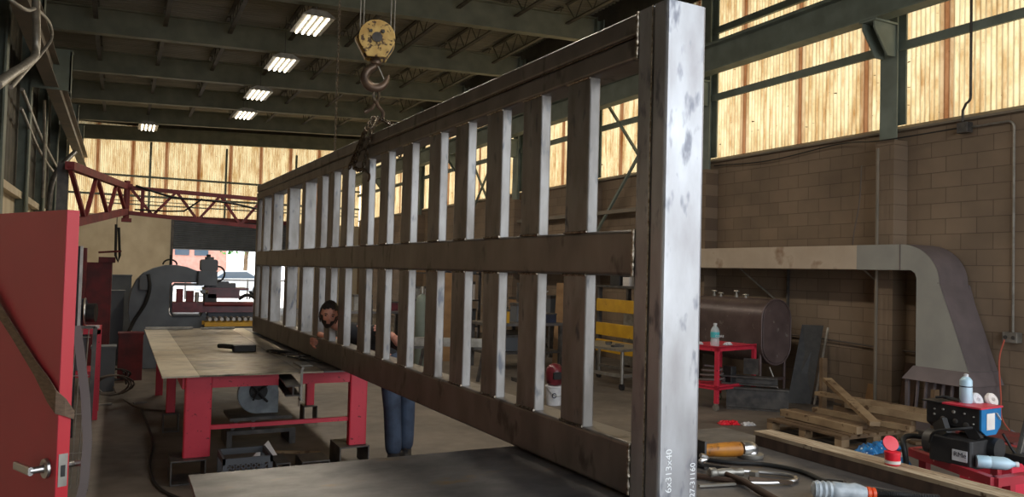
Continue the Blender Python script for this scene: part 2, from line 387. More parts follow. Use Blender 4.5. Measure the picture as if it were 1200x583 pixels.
def bez(p, n=16):
    p = [V(q) for q in p]; out = []
    # catmull-rom
    q = [p[0]*2-p[1]]+p+[p[-1]*2-p[-2]]
    for i in range(1, len(q)-2):
        for k in range(n):
            t = k/n; a, b, c, d = q[i-1], q[i], q[i+1], q[i+2]
            out.append(.5*((2*b)+(c-a)*t+(2*a-5*b+4*c-d)*t*t+(3*b-a-3*c+d)*t*t*t))
    out.append(p[-1]); return out

# ------------------------------------------------------------------ the building
XL, XR, YF, YN = -1.9, 9.5, 33.8, -1.6
COLS = [6.98+3.72*k for k in range(-3, 7)]
SL = .045
zb = lambda x: 6.5+SL*(x+1.6)          # underside of roof beams
struct('floor', MB().box(XL-.2, XR+.25, YN-.4, YF+.2, -.12, 0), 'floor')
w = MB().box(XR, XR+.2, YN-.2, YF, 0, 3.87)
struct('wall_right', w, 'block')
s_ = MB().prism([(XR-.05, 3.87), (XR+.2, 3.87), (XR+.2, 3.95), (XR+.02, 3.95), (XR-.05, 3.9)], lambda a, b, h: (a, h, b), YN, YF)
struct('window_sill', s_, 'beam_brown')
struct('wall_far_upper', MB().box(XL-.2, XR+.2, YF-.02, YF+.2, 7.2, 8.3), 'joist')
struct('wall_right_upper', MB().box(XR, XR+.2, YN-.2, YF, 7.0, 8.2), 'joist')
# translucent bays on the right
NB = 0
def sheet_right(y0, y1, z0, z1):
    mb = MB(); pitch = .0676; n = int((y1-y0)/pitch*8); vs = []; zs = [z0, (z0+z1)/2, z1]
    for z in zs:
        for i in range(n+1):
            y = y0+(y1-y0)*i/n; vs.append((XR+.04+.009*math.sin(2*PI*y/pitch), y, z))
    fs = [(j*(n+1)+i, j*(n+1)+i+1, (j+1)*(n+1)+i+1, (j+1)*(n+1)+i) for j in range(2) for i in range(n)]
    return mb.add(vs, fs, True)
def sheet_far(x0, x1, z0, z1):
    mb = MB(); pitch = .0676; n = int((x1-x0)/pitch*6); vs = []
    for z in (z0, z1):
        for i in range(n+1):
            x = x0+(x1-x0)*i/n; vs.append((x, YF+.04+.009*math.sin(2*PI*x/pitch), z))
    fs = [(i, i+1, n+1+i+1, n+1+i) for i in range(n)]
    return mb.add(vs, fs, True)
ys = COLS+[YF+.03]
for i in range(1, len(ys)-1):
    NB += 1
    w = struct('window_%d' % NB, sheet_right(ys[i], ys[i+1], 3.93, 7.1), 'sheet')
    for z in (5.03, 6.24):
        struct('window_rail', MB().box(XR-.1, XR-.02, ys[i]+.05, ys[i+1]-.05, z-.05, z+.05).box(XR-.12, XR-.1, ys[i]+.05, ys[i+1]-.05, z-.07, z+.05), 'green', w)
for i in range(4):
    x0 = XL+(XR-XL)*i/4; x1 = XL+(XR-XL)*(i+1)/4; NB += 1
    w = struct('window_%d' % NB, sheet_far(x0, x1, 3.66, 7.3), 'sheet')
    for z in (4.42, 5.2): struct('window_rail', MB().box(x0, x1, YF-.08, YF, z-.04, z+.04), 'green', w)
    struct('window_rail', MB().box(x0-.04, x0+.04, YF-.1, YF-.02, 3.7, 6.6), 'green', w)
for y0 in (4.05,):
    struct('trim_1', MB().box(-.7, 9.4, YF-.16, YF-.12, 4.05, 4.1).box(-.7, 9.4, YF-.16, YF-.12, 4.2, 4.23), 'green')
# columns on the right: I-section above the sill, boxed pier below
for y in COLS[1:]:
    c = MB().box(9.28, 9.3, y-.13, y+.13, 0, zb(9.3)+.55).box(9.3, 9.43, y-.012, y+.012, 0, zb(9.3)+.5).box(9.43, 9.46, y-.15, y+.15, 3.95, zb(9.3)+.5)
    o = struct('column', c, 'green')
    g = MB().prism([(9.28, 5.32), (9.28, 4.86), (9.12, 4.86), (8.86, 5.2), (8.86, 5.32)], lambda a, b, h: (a, h, b), y-.1, y-.075)
    g.prism([(9.28, 5.32), (9.28, 4.86), (9.12, 4.86), (8.86, 5.2), (8.86, 5.32)], lambda a, b, h: (a, h, b), y+.075, y+.1)
    g.box(8.84, 9.28, y-.13, y+.13, 5.29, 5.318)
    struct('beam_bracket', g, 'green', o)
    struct('pier', MB().box(9.22, 9.5, y-.14, y+.14, 0, 3.72), 'block', o)
# left columns
for y in COLS[5:]:
    c = MB().box(-1.72, -1.69, y-.15, y+.15, 0, 6.9).box(-1.9, -1.72, y-.012, y+.012, 0, 6.9)
    o = struct('column', c, 'green')
    bx_, bz_ = (-1.02, 6.06) if 18 < y < 19 else (-1.22, 6.3)
    g = MB().box(-1.69, bx_, y-.16, y-.14, 5.25 if 18 < y < 19 else 5.8, bz_).box(bx_-.03, bx_, y-.16, y+.16, 5.25 if 18 < y < 19 else 5.8, bz_).box(-1.69, bx_+.02, y-.16, y+.16, bz_, bz_+.03)
    struct('beam_bracket', g, 'green', o)
# crane runway beams
r = MB().box(8.83, 9.07, YN, YF-.2, 5.32, 5.345).box(8.94, 8.96, YN, YF-.2, 5.345, 5.76).box(8.83, 9.07, YN, YF-.2, 5.76, 5.785).box(8.92, 8.98, YN, YF-.2, 5.785, 5.85)
struct('runway_beam', r, 'green')
r = MB().box(-1.47, -1.23, 6, YF-.2, 5.3, 5.325).box(-1.36, -1.34, 6, YF-.2, 5.325, 5.76).box(-1.47, -1.23, 6, YF-.2, 5.76, 5.785)
struct('runway_beam', r, 'beam_brown')
# X bracing in one right bay
for (ya, yb) in ((11.1, 14.5), (18.7, 22.1)):
    struct('brace_beam', MB().bar((9.38, ya, 2.45), (9.38, yb, 6.1), .05, .05).bar((9.34, ya, 5.9), (9.34, yb, 2.45), .05, .05), 'green')
struct('trim_2', MB().box(9.3, 9.42, 11.05, 18.3, 3.1, 3.18), 'beam_brown')

# roof: ribbed deck, beams, joists
mb = MB(); pts = []; y = YN-.3; k = 0
while y < YF+.2:
    pts += [(y, 0), (y+.05, 0), (y+.07, .04), (y+.12, .04)]; y += .14
vs = [(XL-.2, p[0], zb(XL)+.78+p[1]) for p in pts]+[(XR+.2, p[0], zb(XR)+.78+p[1]) for p in pts]; n = len(pts)
mb.add(vs, [(i, i+1, n+i+1, n+i) for i in range(n-1)])
struct('ceiling', mb, 'deck')
struct('roof_slab', MB().add([(XL-.3, YN-.4, zb(XL)+.9), (XR+.3, YN-.4, zb(XR)+.9), (XR+.3, YF+.3, zb(XR)+.9), (XL-.3, YF+.3, zb(XL)+.9), (XL-.3, YN-.4, zb(XL)+1), (XR+.3, YN-.4, zb(XR)+1), (XR+.3, YF+.3, zb(XR)+1), (XL-.3, YF+.3, zb(XL)+1)], [(0, 3, 2, 1), (4, 5, 6, 7), (0, 1, 5, 4), (1, 2, 6, 5), (2, 3, 7, 6), (3, 0, 4, 7)]), 'deck')
def sloped(y0, y1, d0, d1, x0=-1.62, x1=9.28):
    return [(x0, y0, zb(x0)+d0), (x1, y0, zb(x1)+d0), (x1, y1, zb(x1)+d0), (x0, y1, zb(x0)+d0), (x0, y0, zb(x0)+d1), (x1, y0, zb(x1)+d1), (x1, y1, zb(x1)+d1), (x0, y1, zb(x0)+d1)]
BF = [(0, 3, 2, 1), (4, 5, 6, 7), (0, 1, 5, 4), (1, 2, 6, 5), (2, 3, 7, 6), (3, 0, 4, 7)]
for y in COLS[1:]+[YF-.15]:
    b = MB().add(sloped(y-.1, y+.1, 0, .025), BF).add(sloped(y-.008, y+.008, .025, .52), BF).add(sloped(y-.1, y+.1, .52, .545), BF)
    struct('roof_beam', b, 'beam')
jx = [-.62, .69, 2.0, 3.31, 4.62, 5.93, 7.24, 8.5]
def joist(x, y0, y1):
    m_ = MB(); z0, z1 = zb(x)+.5, zb(x)+.74
    z0 -= .22; m_.box(x-.04, x+.04, y0, y1, z1-.03, z1).box(x-.045, x+.045, y0+.02, y1-.02, z0, z0+.03)
    n_ = 10; L_ = (y1-y0)
    for i in range(n_):
        a = y0+L_*i/n_; c = y0+L_*(i+1)/n_; zz = (z1-.02, z0+.02) if i % 2 == 0 else (z0+.02, z1-.02)
        m_.bar((x, a, zz[0]), (x, c, zz[1]), .016, .016)
    return m_
# roof joists hang just below the deck, between the beams
for x in jx:
    first = struct('roof_joist_beam', joist(x, COLS[1]+.1, COLS[2]-.1), 'joist')
    for i in range(2, len(COLS)-1):
        c = first.copy(); COL.objects.link(c); c.location.y += (COLS[i]-COLS[1])

# far wall with the roll-up doorway
struct('wall_far', MB().box(XL, 1.86, YF, YF+.25, 0, 3.66).box(6.4, XR+.2, YF, YF+.25, 0, 3.66), 'cream')
sh = MB(); z = 2.36
while z < 3.62:
    sh.prism([(YF+.02, z), (YF-.03, z+.02), (YF-.03, z+.06), (YF+.02, z+.08)], lambda a, b, h: (h, a, b), 1.86, 6.4); z += .08
d1 = struct('door_1', sh, 'shutter')
struct('door_header', MB().box(1.8, 6.45, YF-.12, YF+.1, 3.56, 3.72), 'darkred', d1)
struct('door_rail', MB().box(1.8, 1.9, YF-.08, YF+.02, 0, 3.6), 'dsteel', d1)
struct('door_rail', MB().box(6.36, 6.46, YF-.08, YF+.02, 0, 3.6), 'dsteel', d1)
# left wall: pale block below, dirty sheeting above
struct('wall_left', MB().box(XL-.2, XL, YN-.2, YF, 0, 3.05), 'cream')
mb = MB(); n = 240
vs = []
for z in (3.05, 7.4):
    for i in range(n+1):
        y = 6+(YF-6)*i/n; vs.append((XL-.03+(.02 if i % 4 < 2 else 0), y, z))
struct('wall_left_upper', MB().add(vs, [(i, i+1, n+2+i, n+1+i) for i in range(n)]), 'joist')
struct('wall_left_front', MB().box(XL-.2, XL, YN-.2, 6, 3.05, 7.4), 'joist')
struct('trim_3', MB().box(XL, XL+.12, 8, YF, 3.0, 3.14), 'cream')
# front wall around the big open doorway behind the viewer
struct('wall_front', MB().box(XL-.2, .7, YN-.2, YN, 0, 7.9).box(8.7, XR+.2, YN-.2, YN, 0, 7.9).box(.7, 8.7, YN-.2, YN, 5.6, 7.9), 'cream')

# outside, seen through the far doorway
struct('ground', MB().box(-30, 60, YF+.2, 110, -.2, -.02).box(-30, 60, -40, YN-.4, -.2, -.02), 'asphalt')
b = root('office_building', (2.8, 70, 0), 'salmon block building beyond the roll-up doorway', 'building')
obj('wall', MB().box(-3, 8.2, 70, 76, 0, 5.2), 'brickout', b)
for x in (4.1, 5.6): obj('window', MB().box(x, x+1.1, 69.93, 70, 2.5, 3.7), 'glassdark', b)
def tree(x, y, h, lab):
    t = root('street_tree', (x, y, 0), lab, 'tree')
    obj('trunk', MB().tube([(x, y, 0), (x+.1, y, h*.5)], .16, 8), 'oldwood', t)
    m_ = MB()
    for k in range(170):
        a = random.random()*2*PI; rr = random.random()**.5*h*.33; zz = h*(.42+random.random()*.55); rr *= math.sqrt(max(.05, 1-((zz/h-.68)/.4)**2))
        c = V((x+rr*math.cos(a), y+rr*math.sin(a), zz)); s = .2+random.random()*.22
        bm = [c+V((random.uniform(-s, s), random.uniform(-s, s), random.uniform(-s, s))) for _ in range(5)]
        m_.add(bm, [(0, 1, 2), (0, 2, 3), (1, 3, 4), (0, 3, 4), (2, 3, 1)])
    obj('crown', m_, 'leaf', t)
tree(8.6, 62, 6.5, 'bushy green tree seen through the roll-up doorway beside the pale building')
tree(11.2, 66, 7.5, 'taller light green tree seen through the doorway next to the gate end')
c = root('parked_car', (5.9, 47, 0), 'silver car parked outside the far roll-up doorway', 'car')
prof = [(0, .3), (0, .75), (.25, .92), (1.0, 1.0), (1.6, 1.42), (2.9, 1.46), (3.7, 1.02), (4.3, .92), (4.4, .6), (4.4, .3)]
obj('body', MB().prism(prof, lambda a, b_, h: (3.7+a, h, b_), 46.2, 47.8), 'carsilver', c, bevel=.05)
gl = [(1.15, 1.02), (1.68, 1.38), (2.82, 1.41), (3.45, 1.05)]
obj('window', MB().prism(gl, lambda a, b_, h: (3.7+a, h, b_), 46.17, 47.83), 'glassdark', c)
for x in (4.5, 7.2):
    for y in (46.2, 47.62): obj('wheel', MB().cyl((x, y, .33), (x, y+.18, .33), .33), 'rubber', c)
f = root('yard_fence', (5, 42, 0), 'low pipe rail fence crossing the yard beyond the roll-up doorway', 'fence')
obj('rail', MB().cyl((-2, 42, 1.0), (16, 42, 1.0), .04), 'dsteel', f)
for x in (0, 3, 6, 9, 12): obj('post', MB().cyl((x, 42, 0), (x, 42, 1.05), .04), 'dsteel', f)

# ------------------------------------------------------------------ ceiling lights and unseen fill lamps
def light_fixture(x, y, z, lab):
    t = root('ceiling_light', (x, y, z), lab, 'light', 'high-bay lights down the bay')
    obj('housing', MB().prism([(-.22, 0), (-.3, -.0), (-.3, .02), (-.14, .12), (.14, .12), (.3, .02), (.3, 0)], lambda a, b, h: (x+a, h, z+b), y-.62, y+.62), 'zinc', t)
    for k in (-.18, -.06, .06, .18): obj('tube', MB().cyl((x+k, y-.58, z-.01), (x+k, y+.58, z-.01), .02, 8), 'lens', t)
    obj('hanger', MB().bar((x, y-.4, z+.1), (x, y-.4, zb(x)+.75), .012, .012), 'dsteel', t); obj('hanger', MB().bar((x, y+.4, z+.1), (x, y+.4, zb(x)+.75), .012, .012), 'dsteel', t)
def lamp_and_fill(x, y, z, e):
    l = bpy.data.lights.new('lamp_and_fill_glow', 'AREA'); l.shape = 'RECTANGLE'; l.size = .42; l.size_y = 1.15; l.energy = e; l.color = (1, .9, .74)
    o = bpy.data.objects.new('lamp_and_fill_glow', l); COL.objects.link(o); o.location = (x, y, z)
lamp_and_fill(.7, 29.0, 6.38, 90)
for y_ in (14.9, 18.2, 21.8, 25.0, 4.2, 7.8, 11.3): lamp_and_fill(3.16, y_, 6.42, 70)  # lamps nearest the viewer have no fixture; unseen, added to lift the interior
for (x, y, la) in ((3.14, 14.9, 'largest and nearest of the lit ceiling lights, left of the hoist'), (3.17, 18.2, 'second lit ceiling light in the row, counting away from the hoist'), (3.2, 21.8, 'third lit ceiling light in the row, smaller'), (3.3, 25.0, 'thin lit ceiling light partly hidden by a roof beam'), (.7, 29.0, 'small lit ceiling light above the far translucent wall')):
    light_fixture(x, y, 6.42+.04*(x > 2), la)

# ------------------------------------------------------------------ the steel gate
A = V((1.89, 2.6, 0)); B = V((1.655, 11.02, 0)); U = (B-A).normalized(); NN = V((U.y, -U.x, 0)); GL = 8.42
GM = Matrix((U, NN, V((0, 0, 1)))).transposed().to_4x4(); GM.translation = A      # s along, n across, z up
gate = root('welded_steel_gate', (1.89, 2.6, .89), 'long welded grey steel tube gate panel hanging from the hoist chain', 'gate')
G0, G1 = .892, 2.9
def gt(name, s0, s1, n0, n1, z0, z1, axis, m, r=.016):
    return obj(name, MB().rbox(s0, s1, n0, n1, z0, z1, r, 3, axis, GM), m, gate)
gt('end_post', -.19, -.098, 0, .204, G0, G1, 'z', 'steel_post'); gt('end_post', -.094, 0, 0, .204, G0, G1, 'z', 'steel_post')
gt('top_rail', 0, GL, 0, .15, 2.803, G1, 'x', 'steel'); gt('top_rail', 0, GL, 0, .15, 2.70, 2.799, 'x', 'steel')
gt('middle_rail', 0, GL-.1, .0, .15, 1.795, 1.99, 'x', 'steel')
gt('bottom_rail', 0, GL, 0, .15, G0, 1.11, 'x', 'steel')
gt('far_post', GL-.1, GL, 0, .15, 1.11, 2.70, 'z', 'steel')
slats = [(.35, .19, .06), (.78, .19, .06), (1.2, .19, .06), (1.64, .19, .06), (2.06, .19, .06), (2.57, .19, .06), (3.06, .19, .06), (3.53, .19, .06),
         (4.12, .19, .07), (4.58, .19, .07), (5.0, .19, .07), (5.68, .14, .125), (6.42, .14, .125), (7.3, .14, .125), (7.9, .14, .105)]
for (s, wd, dp) in slats:
    for (z0, z1) in ((1.11, 1.795), (1.99, 2.70)):
        o = gt('slat', s, s+wd, .004, .004+dp, z0, z1, 'z', 'steel_bar', .008)
        zz = z1 if z0 < 1.5 else z0
        n = 14
        for (ze, sg) in ((z0, 1), (z1, -1)):
            w = MB().tube([GM @ V((s+wd*i/n, .002, ze+sg*.003*random.random())) for i in range(n+1)], .005, 6, rs=[.004+.003*random.random() for _ in range(n+1)])
            obj('weld', w, 'weld', o)
for (z0, z1) in ((2.70, 2.9), (1.795, 1.99), (.9, 1.11)):
    n = 20; w = MB().tube([GM @ V((.004*random.random(), -.001, z0+(z1-z0)*i/n)) for i in range(n+1)], .007, 6, rs=[.005+.004*random.random() for _ in range(n+1)])
    obj('weld_bead', w, 'weld', gate)
n = 90
w = MB().tube([GM @ V((-.096+.001*random.random(), -.001, .9+2.0*i/n)) for i in range(n+1)], .004, 5, rs=[.002+.0025*random.random() for _ in range(n+1)])
obj('weld_bead', w, 'weld', gate); w = MB().tube([GM @ V((8*i/n, .001, 2.801)) for i in range(n+1)], .003, 5, rs=[.002+.002*random.random() for _ in range(n+1)])
obj('weld_bead', w, 'weld', gate)
P_ = lambda s, n_, z: GM @ V((s, n_, z))
text('6x313x40', .043, 'chalk', gate, P_(-.1912, .062, .95), (0, 0, 1), -NN, ext=.0003)
text('27-31160', .036, 'chalk', gate, P_(-.1912, .183, .92), (0, 0, 1), -NN, ext=.0003)

# hoist block, hook and sling
hb = root('hoist_block', (1.9, 6.3, 3.5), 'worn yellow round hoist sheave block with hook above the gate', 'hoist')
hc = V((1.885, 6.33, 3.755)); fx = V((.28, .96, 0)).normalized(); rx = V((fx.y, -fx.x, 0))
def hp(a, b, d=0): return hc+rx*a*(.93 if abs(b) < 1 else 1)+V((0, 0, b*.86 if b < 0 else b*.93))+fx*d
outl = [(.165*math.cos(t), .165*math.sin(t)) for t in [PI*(-.12+1.24*i/22) for i in range(23)]]+[(-.085, -.19), (.085, -.19)]
def plate(d0, d1, dx, m, nm):
    mb = MB(); n = len(outl); vs = [hp(a+dx, b, d0) for a, b in outl]+[hp(a+dx, b, d1) for a, b in outl]
    mb.add(vs, [(i, (i+1) % n, n+(i+1) % n, n+i) for i in range(n)]+[tuple(range(n))[::-1], tuple(range(n, 2*n))])
    return obj(nm, mb, m, hb, bevel=.006)
plate(-.06, -.035, 0, 'hookyel', 'side_plate'); plate(.1, .125, 0, 'hookyel', 'side_plate')
mb = MB().lathe([(.02, -.03), (.15, -.03), (.15, -.01), (.125, 0), (.125, .03), (.15, .04), (.15, .06), (.02, .06)], hc+fx*.02, fx, 28); obj('sheave', mb, 'dsteel', hb)
mb = MB().add([hp(-.12, .08, .0), hp(-.2, .0, .0), hp(-.105, -.19, .0), hp(-.07, -.16, .0), hp(-.12, .08, .1), hp(-.2, .0, .1), hp(-.105, -.19, .1), hp(-.07, -.16, .1)], [(0, 1, 2, 3), (7, 6, 5, 4), (0, 4, 5, 1), (1, 5, 6, 2), (2, 6, 7, 3), (3, 7, 4, 0)])
obj('guard', mb, 'hookyel', hb)
mb = MB().lathe([(.01, 0), (.042, 0), (.042, .014), (.03, .02), (.01, .02)], hc-fx*.075, fx, 20)
obj('hub', mb, 'dsteel', hb)
obj('bolt', MB().cyl(hp(-.055, .055, -.075), hp(-.055, .055, -.05), .014, 6), 'dsteel', hb)
obj('bolt', MB().cyl(hp(.055, .055, -.075), hp(.055, .055, -.05), .014, 6), 'dsteel', hb)
obj('swivel', MB().lathe([(.02, -.215), (.045, -.21), (.05, -.19), (.035, -.17), (.035, -.15), (.02, -.15)], hc+fx*.02, (0, 0, 1), 16), 'hooksteel', hb)
pts = [hp(.0, -.245, .02), hp(-.02, -.27, .02), hp(-.07, -.31, .02), hp(-.098, -.37, .02), hp(-.085, -.43, .02), hp(-.04, -.475, .02), hp(.02, -.48, .02), hp(.07, -.45, .02), hp(.1, -.4, .02), hp(.118, -.345, .02)]
sp = bez(pts, 5); nn = len(sp)
obj('hook', MB().tube(sp, .03, 12, rs=[.016+.026*math.sin(PI*min(1, (i/nn)*1.1))**.8 if i < nn*.9 else .016*(nn-i)/(nn*.1)+.006 for i in range(nn)]), 'hooksteel', hb)
obj('latch', MB().bar(hp(.02, -.262, .02), hp(.075, -.385, .02), .012, .008), 'zinc', hb)
for k, (a, d) in enumerate(((-.155, .0), (-.125, .07), (.12, .0), (.155, .07))):
    obj('wire_rope', MB().cyl(hp(a, .0, d), hp(a, 3.35, d), .006, 8), 'zinc', hb)
ch = root('sling_chain', (1.86, 6.4, 2.9), 'doubled steel chain sling with grab hook wrapped over the gate top rail', 'chain')
top = hp(.01, -.5, .02)
obj('link', MB().tube([top+V((0, 0, -.04))+rx*(.022*math.cos(t))+V((0, 0, .06*math.sin(t))) for t in [2*PI*i/14 for i in range(14)]], .013, 8, closed=True), 'chain', ch)
j = top+V((0, 0, -.12))
obj('grab_hook', MB().tube(bez([j+V((0, 0, .03))+rx*.0, j+rx*.02+V((0, 0, -.02)), j+rx*.06+V((0, 0, -.07)), j+rx*.05+V((0, 0, -.13)), j+rx*.0+V((0, 0, -.14)), j-rx*.02+V((0, 0, -.11))], 5), .016, 8), 'hooksteel', ch)
obj('grab_hook', MB().tube(bez([j+V((0, 0, .0))-rx*.01, j-rx*.04+V((0, 0, -.05)), j-rx*.09+V((0, 0, -.08)), j-rx*.075+V((0, 0, -.06))], 5), .013, 8), 'hooksteel', ch)
k0 = j+V((0, 0, -.12)); g_ = lambda s, n_, z: GM @ V((s, n_, z))
for (off, s1, n1, s2) in ((-.02, 3.64, -.035, 3.98), (.015, 3.44, -.035, 3.6), (-.005, 3.55, -.05, 3.79)):
    obj('chain_leg', MB().chainpath([k0+rx*off, g_(s1, n1+.02, 2.93), g_(s2, n1, 2.66-.08*(off > 0))], .007, .05, .029), 'chain', ch)
obj('chain_leg', MB().chainpath([k0+rx*.03, g_(3.3, .165, 2.925), g_(3.3, .175, 2.7)], .007, .05, .029), 'chain', ch)
obj('chain_leg', MB().chainpath([g_(3.86, -.03, 2.66), g_(3.7, -.04, 2.62), g_(3.5, -.04, 2.6)], .007, .05, .029), 'chain', ch)
obj('tail_hook', MB().tube(bez([g_(3.5, -.045, 2.6), g_(3.44, -.045, 2.57), g_(3.38, -.045, 2.55), g_(3.37, -.045, 2.52), g_(3.4, -.045, 2.5)], 5), .01, 8), 'hooksteel', ch)
pc = tag(obj('hoist_control_chain', MB().chainpath([(1.98, 8.05, 7.2), (1.98, 8.05, 2.6)], .004, .045, .024), 'chain'), 'single thin chain hanging from the roof left of the hoist block', 'chain')

# ------------------------------------------------------------------ near steel bench
def bench_leg(x, y, z1, m, p): obj('leg', MB().rbox(x-.05, x+.05, y-.05, y+.05, 0, z1, .008, 2), m, p)
nb = root('steel_work_table', (1.8, 2.6, 0), 'large dark steel plate table under the near end of the gate', 'table')
obj('table_top', MB().box(.30, 3.34, 1.5, 3.62, .862, .882), 'plate', nb, bevel=.002)
obj('frame', MB().box(.4, 3.24, 1.58, 1.66, .74, .862).box(.4, 3.24, 3.42, 3.5, .74, .862).box(.4, .48, 1.58, 3.5, .74, .862).box(3.16, 3.24, 1.58, 3.5, .74, .862), 'dsteel', nb)
for x in (.46, 3.18):
    for y in (1.64, 3.44): bench_leg(x, y, .74, 'dsteel', nb)

# ------------------------------------------------------------------ red table
rt = root('red_welding_table', (1.2, 9.2, 0), 'red framed welding table with worn steel plate top under the far end of the gate', 'table')
obj('table_top', MB().box(.34, .62, 6.8, 11.75, .868, .882), 'plate3', rt)
obj('table_top', MB().box(.623, 1.45, 6.8, 11.75, .868, .882), 'plate2', rt)
obj('table_top', MB().box(1.453, 1.64, 6.8, 11.75, .868, .882), 'plate3', rt)
obj('table_top', MB().box(1.643, 2.12, 6.8, 11.75, .868, .882), 'plate', rt)
obj('apron', MB().box(.72, 1.27, 6.88, 6.94, .765, .866), 'red', rt); obj('apron', MB().box(1.47, 1.92, 6.88, 6.94, .765, .866), 'red', rt)
obj('apron', MB().box(.5, .56, 6.9, 11.6, .76, .866), 'red', rt); obj('apron', MB().box(1.98, 2.04, 6.9, 11.6, .76, .866), 'red', rt)
for (x0, x1, y) in ((.52, .73, 6.86), (1.9, 2.06, 6.86)):
    obj('leg', MB().rbox(x0, x1, y, y+.09, .2, .866, .012, 2), 'red', rt)
for (x0, y) in ((.5, 9.0), (1.98, 9.0), (.5, 11.5), (1.98, 11.5)):
    obj('leg', MB().rbox(x0, x0+.09, y, y+.09, .2 if y < 10 else 0, .866, .008, 2), 'red', rt)
obj('stretcher', MB().bar((.73, 6.92, .43), (1.9, 6.92, .43), .035, .035), 'red', rt)
def channel_block(x, y, w, d, h, lab, rz=0):
    t = .012; mb = MB().box(-w/2, w/2, -d/2, d/2, h-t, h).box(-w/2, -w/2+t, -d/2, d/2, 0, h-t).box(w/2-t, w/2, -d/2, d/2, 0, h-t).box(-w/2+t, w/2-t, -d/2, d/2, 0, t)
    o = obj('steel_tube_block', mb, 'dsteel', None, bevel=.002); o.location += V((x, y, 0)); o.rotation_euler.z = rz
    return tag(o, lab, 'steel block', 'offcut tube blocks under the red table')
channel_block(.56, 6.95, .27, .34, .198, 'square tube offcut standing under the thick left front leg of the red table')
channel_block(1.94, 6.98, .27, .36, .198, 'square tube offcut standing under the right front leg of the red table')
channel_block(.55, 9.05, .16, .2, .198, 'square tube offcut under the inner left leg of the red table')
channel_block(2.02, 9.05, .16, .2, .198, 'square tube offcut under the inner right leg of the red table')
channel_block(1.3, 6.85, .12, .3, .13, 'small pale-ended tube offcut on the floor right of the grey crate')
channel_block(1.6, 6.95, .24, .3, .1, 'low wide tube offcut lying under the middle of the red table')
# clamp-on steel channel sticking out of the table front
mb = MB().bar((1.36, 7.3, .84), (1.33, 6.55, .80), .12, .012).bar((1.36, 7.3, .76), (1.33, 6.55, .72), .12, .012).bar((1.36, 7.3, .8), (1.33, 6.55, .76), .012, .08)
tag(obj('steel_channel', mb, 'dsteel'), 'dark steel channel piece poking out from the red table front edge', 'steel channel')
cl = root('bar_clamp', (1.44, 6.78, .9), 'steel clamp gripping the red table front edge beside the dark channel', 'clamp')
obj('clamp_frame', MB().bar((1.44, 6.76, .64), (1.44, 6.76, .93), .02, .012).bar((1.44, 6.72, .925), (1.44, 6.84, .925), .02, .015).bar((1.44, 6.72, .65), (1.44, 6.84, .65), .02, .015), 'zinc', cl)
obj('screw', MB().cyl((1.44, 6.83, .58), (1.44, 6.83, .76), .008, 8), 'zinc', cl)

# things on the red table
bx = root('angle_head_tool', (1.05, 8.6, .885), 'small black boxy tool lying on the middle of the red table', 'tool')
obj('body', MB().rbox(1.1, 1.33, 8.52, 8.66, .886, .95, .015), 'black', bx)
obj('handle', MB().tube([(1.1, 8.6, .93), (1.02, 8.68, .935), (.98, 8.74, .93)], .025, 10), 'black', bx)
random.seed(3)
for k, (x, y, la) in enumerate(((1.58, 8.2, 'tangled black lead coiled on the red table below the man'), (1.62, 7.6, 'shorter black lead with clip lying toward the red table front'))):
    p = [V((x+random.uniform(-.16, .16), y+random.uniform(-.3, .3), .892+random.random()*.012)) for _ in range(9)]
    c = root('welding_lead', (x, y, .885), la, 'cable'); obj('cable', MB().tube(bez(p, 7), .007, 6), 'rubber', c)
    obj('clip', MB().bar(p[-1]+V((0, 0, .012)), p[-1]+V((.12, -.06, .014)), .03, .02), 'dsteel', c)
tag(obj('steel_offcut', MB().box(1.5, 1.62, 7.15, 7.45, .884, .894), 'zinc'), 'small bright steel offcut flat on the red table front', 'steel plate')
for (x0, x1, yy, zz, la) in ((.35, .95, 11.6, .03, 'pale steel strip lying along the far edge of the red table, left one'), (1.05, 1.5, 11.55, .025, 'short pale steel strip at the far table edge under the machine')):
    tag(obj('steel_strip', MB().box(x0, x1, yy, yy+.06, .884, .884+zz), 'zinc'), la, 'steel strip')

# chop saw under the table
cs = root('chop_saw', (1.3, 8.2, .0), 'abrasive chop saw with round grey guard under the red table', 'saw')
obj('guard', MB().prism([(.2*math.cos(t), .2*math.sin(t)) for t in [PI*(.05+1.5*i/22) for i in range(23)]]+[(.2, -.2), (.2, .0)], lambda a, b, h: (1.3+a, h, .5+b), 8.1, 8.17), 'sawgrey', cs, bevel=.006)
obj('motor', MB().cyl((1.32, 8.17, .5), (1.32, 8.42, .5), .08), 'black', cs)
obj('arbor', MB().lathe([(.01, -.03), (.085, -.03), (.09, 0), (.02, .01)], (1.3, 8.1, .53), (0, 1, 0), 20).tube(bez([(1.22, 8.04, .6), (1.31, 8.02, .5), (1.38, 8.03, .43)], 5), .012, 8).tube(bez([(1.38, 8.04, .6), (1.28, 8.02, .52), (1.24, 8.03, .45)], 5), .01, 8), 'black', cs)
obj('handle', MB().tube(bez([(1.2, 8.3, .74), (1.1, 8.25, .8), (1.02, 8.2, .76)], 6), .018, 8), 'black', cs)
obj('base', MB().box(1.02, 1.62, 7.98, 8.5, .26, .29).bar((1.05, 8.05, .16), (1.1, 8.05, .27), .03, .03).bar((1.25, 8.05, .16), (1.25, 8.05, .27), .03, .03).box(1.0, 1.66, 8.0, 8.45, .12, .16), 'dsteel', cs)
obj('foot', MB().box(1.0, 1.05, 8.0, 8.45, 0, .12), 'dsteel', cs); obj('foot', MB().box(1.6, 1.66, 8.0, 8.45, 0, .12), 'dsteel', cs)
